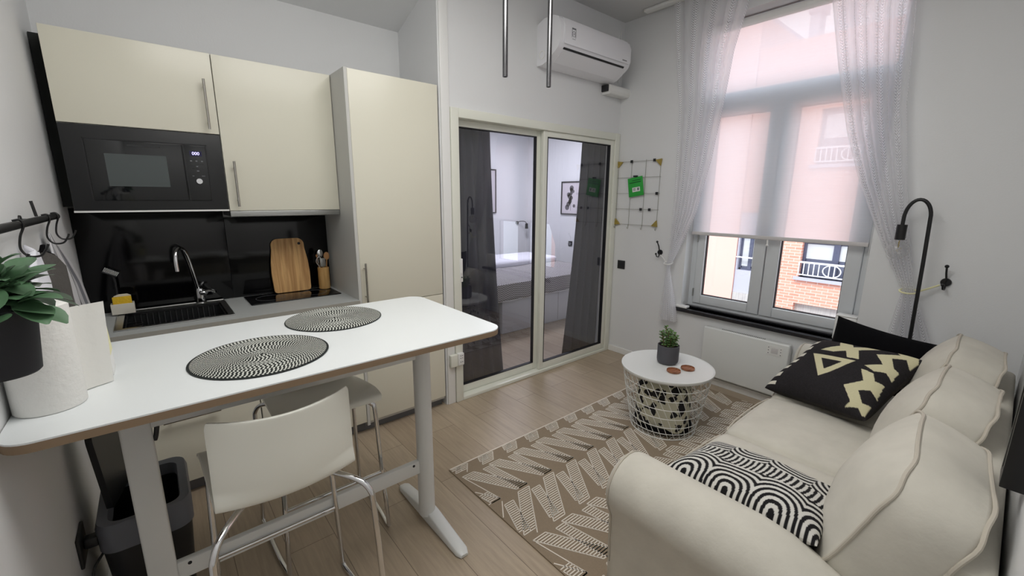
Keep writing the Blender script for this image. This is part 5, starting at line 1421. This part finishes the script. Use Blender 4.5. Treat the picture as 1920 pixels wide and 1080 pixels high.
def far_window(y0, y1, z0, z1, rail_=True):
    f = MB(); x = FX + .12; fw = .06
    f.box(x, x + .08, y0, y0 + fw, z0, z1).box(x, x + .08, y1 - fw, y1, z0, z1).box(x, x + .08, y0, y1, z0, z0 + fw).box(x, x + .08, y0, y1, z1 - fw, z1).box(x - .01, x + .08, (y0 + y1) / 2 - .06, (y0 + y1) / 2 + .06, z0, z1)
    fo = f.build('window', W['far_frame'], t, smooth=False)
    MB().box(x + .05, x + .06, y0, y1, z0, z1).build('pane', W['far_glass'], fo, smooth=False)
    MB().box(x + .035, x + .045, y0 + fw, y1 - fw, z0 + (z1 - z0) * .48, z1 - fw - .06).build('net_curtain', W['far_curtain'], fo, smooth=False)
    MB().box(FX - .1, FX + .12, y0 - .08, y1 + .08, z0 - .07, z0).build('sill', W['greyrender'], t, smooth=False)
    if rail_:
        r = MB(); xr = FX - .04; zt_ = z0 + .36
        r.box(xr - .015, xr + .015, y0, y1, zt_ - .02, zt_ + .02).box(xr - .012, xr + .012, y0, y1, z0 + .05, z0 + .075)
        yc_ = (y0 + y1) / 2
        n_ = 13
        for i in range(n_ + 1):
            yy = y0 + (y1 - y0) * i / n_
            if abs(yy - yc_) > .19 or abs(yy - yc_) < .06: r.cyl((xr, yy, z0 + .05), (xr, yy, zt_), .012, n=6)
        r.tube([(xr, yc_ + .17 * math.cos(a), z0 + .205 + .135 * math.sin(a)) for a in [i * PI / 14 for i in range(28)]], .013, closed=True, n=6)
        r.build('railing', W['far_white'], t)
for h_ in holes[:4]: far_window(*h_)
MB().box(FX + .15, FX + .2, -1.2, .76, -3.2, -.93).build('roller_shutter', W['shutter'], t, smooth=False)
# grey house with window between
t = thing('grey_building', 'narrow grey rendered building left of the brick one, with a net-curtained window', 'building', (12.3, 1.9, -4.2))
gw = MB(); wall_cut(gw, 1.552, 2.205, -4.2, 1.19, [(1.60, 2.17, -.30, .62)], FX + .02, FX + .35)
gw.build('facade', W['greyrender'], t, smooth=False)
x = FX + .12
f = MB(); y0, y1, z0, z1 = 1.60, 2.17, -.30, .62
f.box(x, x + .08, y0, y0 + .05, z0, z1).box(x, x + .08, y1 - .05, y1, z0, z1).box(x, x + .08, y0, y1, z0, z0 + .05).box(x, x + .08, y0, y1, z1 - .05, z1).box(x - .01, x + .08, 1.87, 1.95, z0, z1)
fo = f.build('window', W['far_frame'], t, smooth=False)
MB().box(x + .05, x + .06, y0, y1, z0, z1).build('pane', W['far_glass'], fo, smooth=False)
MB().box(x + .03, x + .04, y0 + .05, y1 - .05, z0 + .1, z1 - .05).build('net_curtain', W['far_curtain'], fo, smooth=False)
MB().box(FX - .04, FX, 1.58, 2.20, .03, .06).build('railing', W['far_white'], t, smooth=False)
MB().box(FX - .02, FX + .02, 1.57, 2.19, -3.0, -.90).build('roller_shutter', W['shutter'], t, smooth=False)
# peach block closer
t = thing('peach_building', 'plain peach rendered building at the left of the street view', 'building', (11, 5, -4.2))
MB().box(FX - .02, FX + 5, 2.215, 9, -4.2, 5.8).build('facade', W['peach'], t, smooth=False)
MB().box(FX - .1, FX + 5, 2.215, 9, 5.8, 5.9).build('parapet', W['greyrender'], t, smooth=False)

# ------------------------------------------------------------------ lights & world
wd = bpy.data.worlds.new('World'); S.world = wd; wd.use_nodes = True
bg = wd.node_tree.nodes['Background']
n = wd.node_tree.nodes; l = wd.node_tree.links
tc = n.new('ShaderNodeTexCoord'); no = n.new('ShaderNodeTexNoise'); no.inputs['Scale'].default_value = 2.2; no.inputs['Detail'].default_value = 5
cr = n.new('ShaderNodeValToRGB'); cr.color_ramp.elements[0].position = .35; cr.color_ramp.elements[0].color = (.74, .84, .97, 1); cr.color_ramp.elements[1].position = .6; cr.color_ramp.elements[1].color = (.93, .96, 1.0, 1)
l.new(tc.outputs['Generated'], no.inputs['Vector']); l.new(no.outputs['Fac'], cr.inputs['Fac']); l.new(cr.outputs['Color'], bg.inputs['Color'])
bg.inputs['Strength'].default_value = 2.0
def light(kind, name, loc, rot, **kw):
    L = bpy.data.lights.new(name, kind)
    for k_, v in kw.items(): setattr(L, k_, v)
    o_ = bpy.data.objects.new(name, L); COL.objects.link(o_); o_.location = loc; o_.rotation_euler = rot
    return o_
sun = light('SUN', 'sun', (0, 0, 8), (0, math.radians(-48), math.radians(-12)), energy=1.9, angle=.3, color=(1, .985, .97))
pt = light('AREA', 'window_portal', (4.05, -1.35, 1.7), (0, math.radians(90), 0), shape='RECTANGLE', size=2.3, size_y=1.25)
pt.data.cycles.is_portal = True
light('AREA', 'room_fill_light', (1.25, -1.5, H - .03), (0, 0, 0), shape='RECTANGLE', size=1.7, size_y=1.2, energy=31, color=(1, .985, .95))  # unseen area light added under the ceiling to brighten the room
light('AREA', 'bedroom_fill_light', (4.2, 1.9, 2.63), (0, 0, 0), shape='DISK', size=.8, energy=36, color=(.93, .93, 1.0))  # added area light, stands in for daylight from the bedroom's own window

# ------------------------------------------------------------------ camera
f_, pitch, yaw, roll = 799.28, math.radians(11.992), math.radians(49.966), math.radians(.3729)
fw = Vector((math.cos(yaw) * math.cos(pitch), math.sin(yaw) * math.cos(pitch), -math.sin(pitch)))
rt = Vector((math.sin(yaw), -math.cos(yaw), 0)); up = rt.cross(fw)
r2 = rt * math.cos(roll) + up * math.sin(roll); u2 = -rt * math.sin(roll) + up * math.cos(roll)
cam = bpy.data.cameras.new('camera'); co = bpy.data.objects.new('camera', cam); COL.objects.link(co)
cam.sensor_width = 36; cam.lens = f_ / 1920 * 36; cam.clip_start = .02; cam.clip_end = 200
co.matrix_world = Matrix(((r2.x, u2.x, -fw.x, .2618), (r2.y, u2.y, -fw.y, -2.5588), (r2.z, u2.z, -fw.z, 1.532), (0, 0, 0, 1)))
S.camera = co
S.view_settings.view_transform = 'Standard'; S.view_settings.look = 'None'; S.view_settings.exposure = 0.22; S.view_settings.gamma = 1
S.cycles.max_bounces = 10; S.cycles.transparent_max_bounces = 16; S.cycles.sample_clamp_indirect = 6
for o in list(bpy.data.objects):
    if '_o' in o: del o['_o']
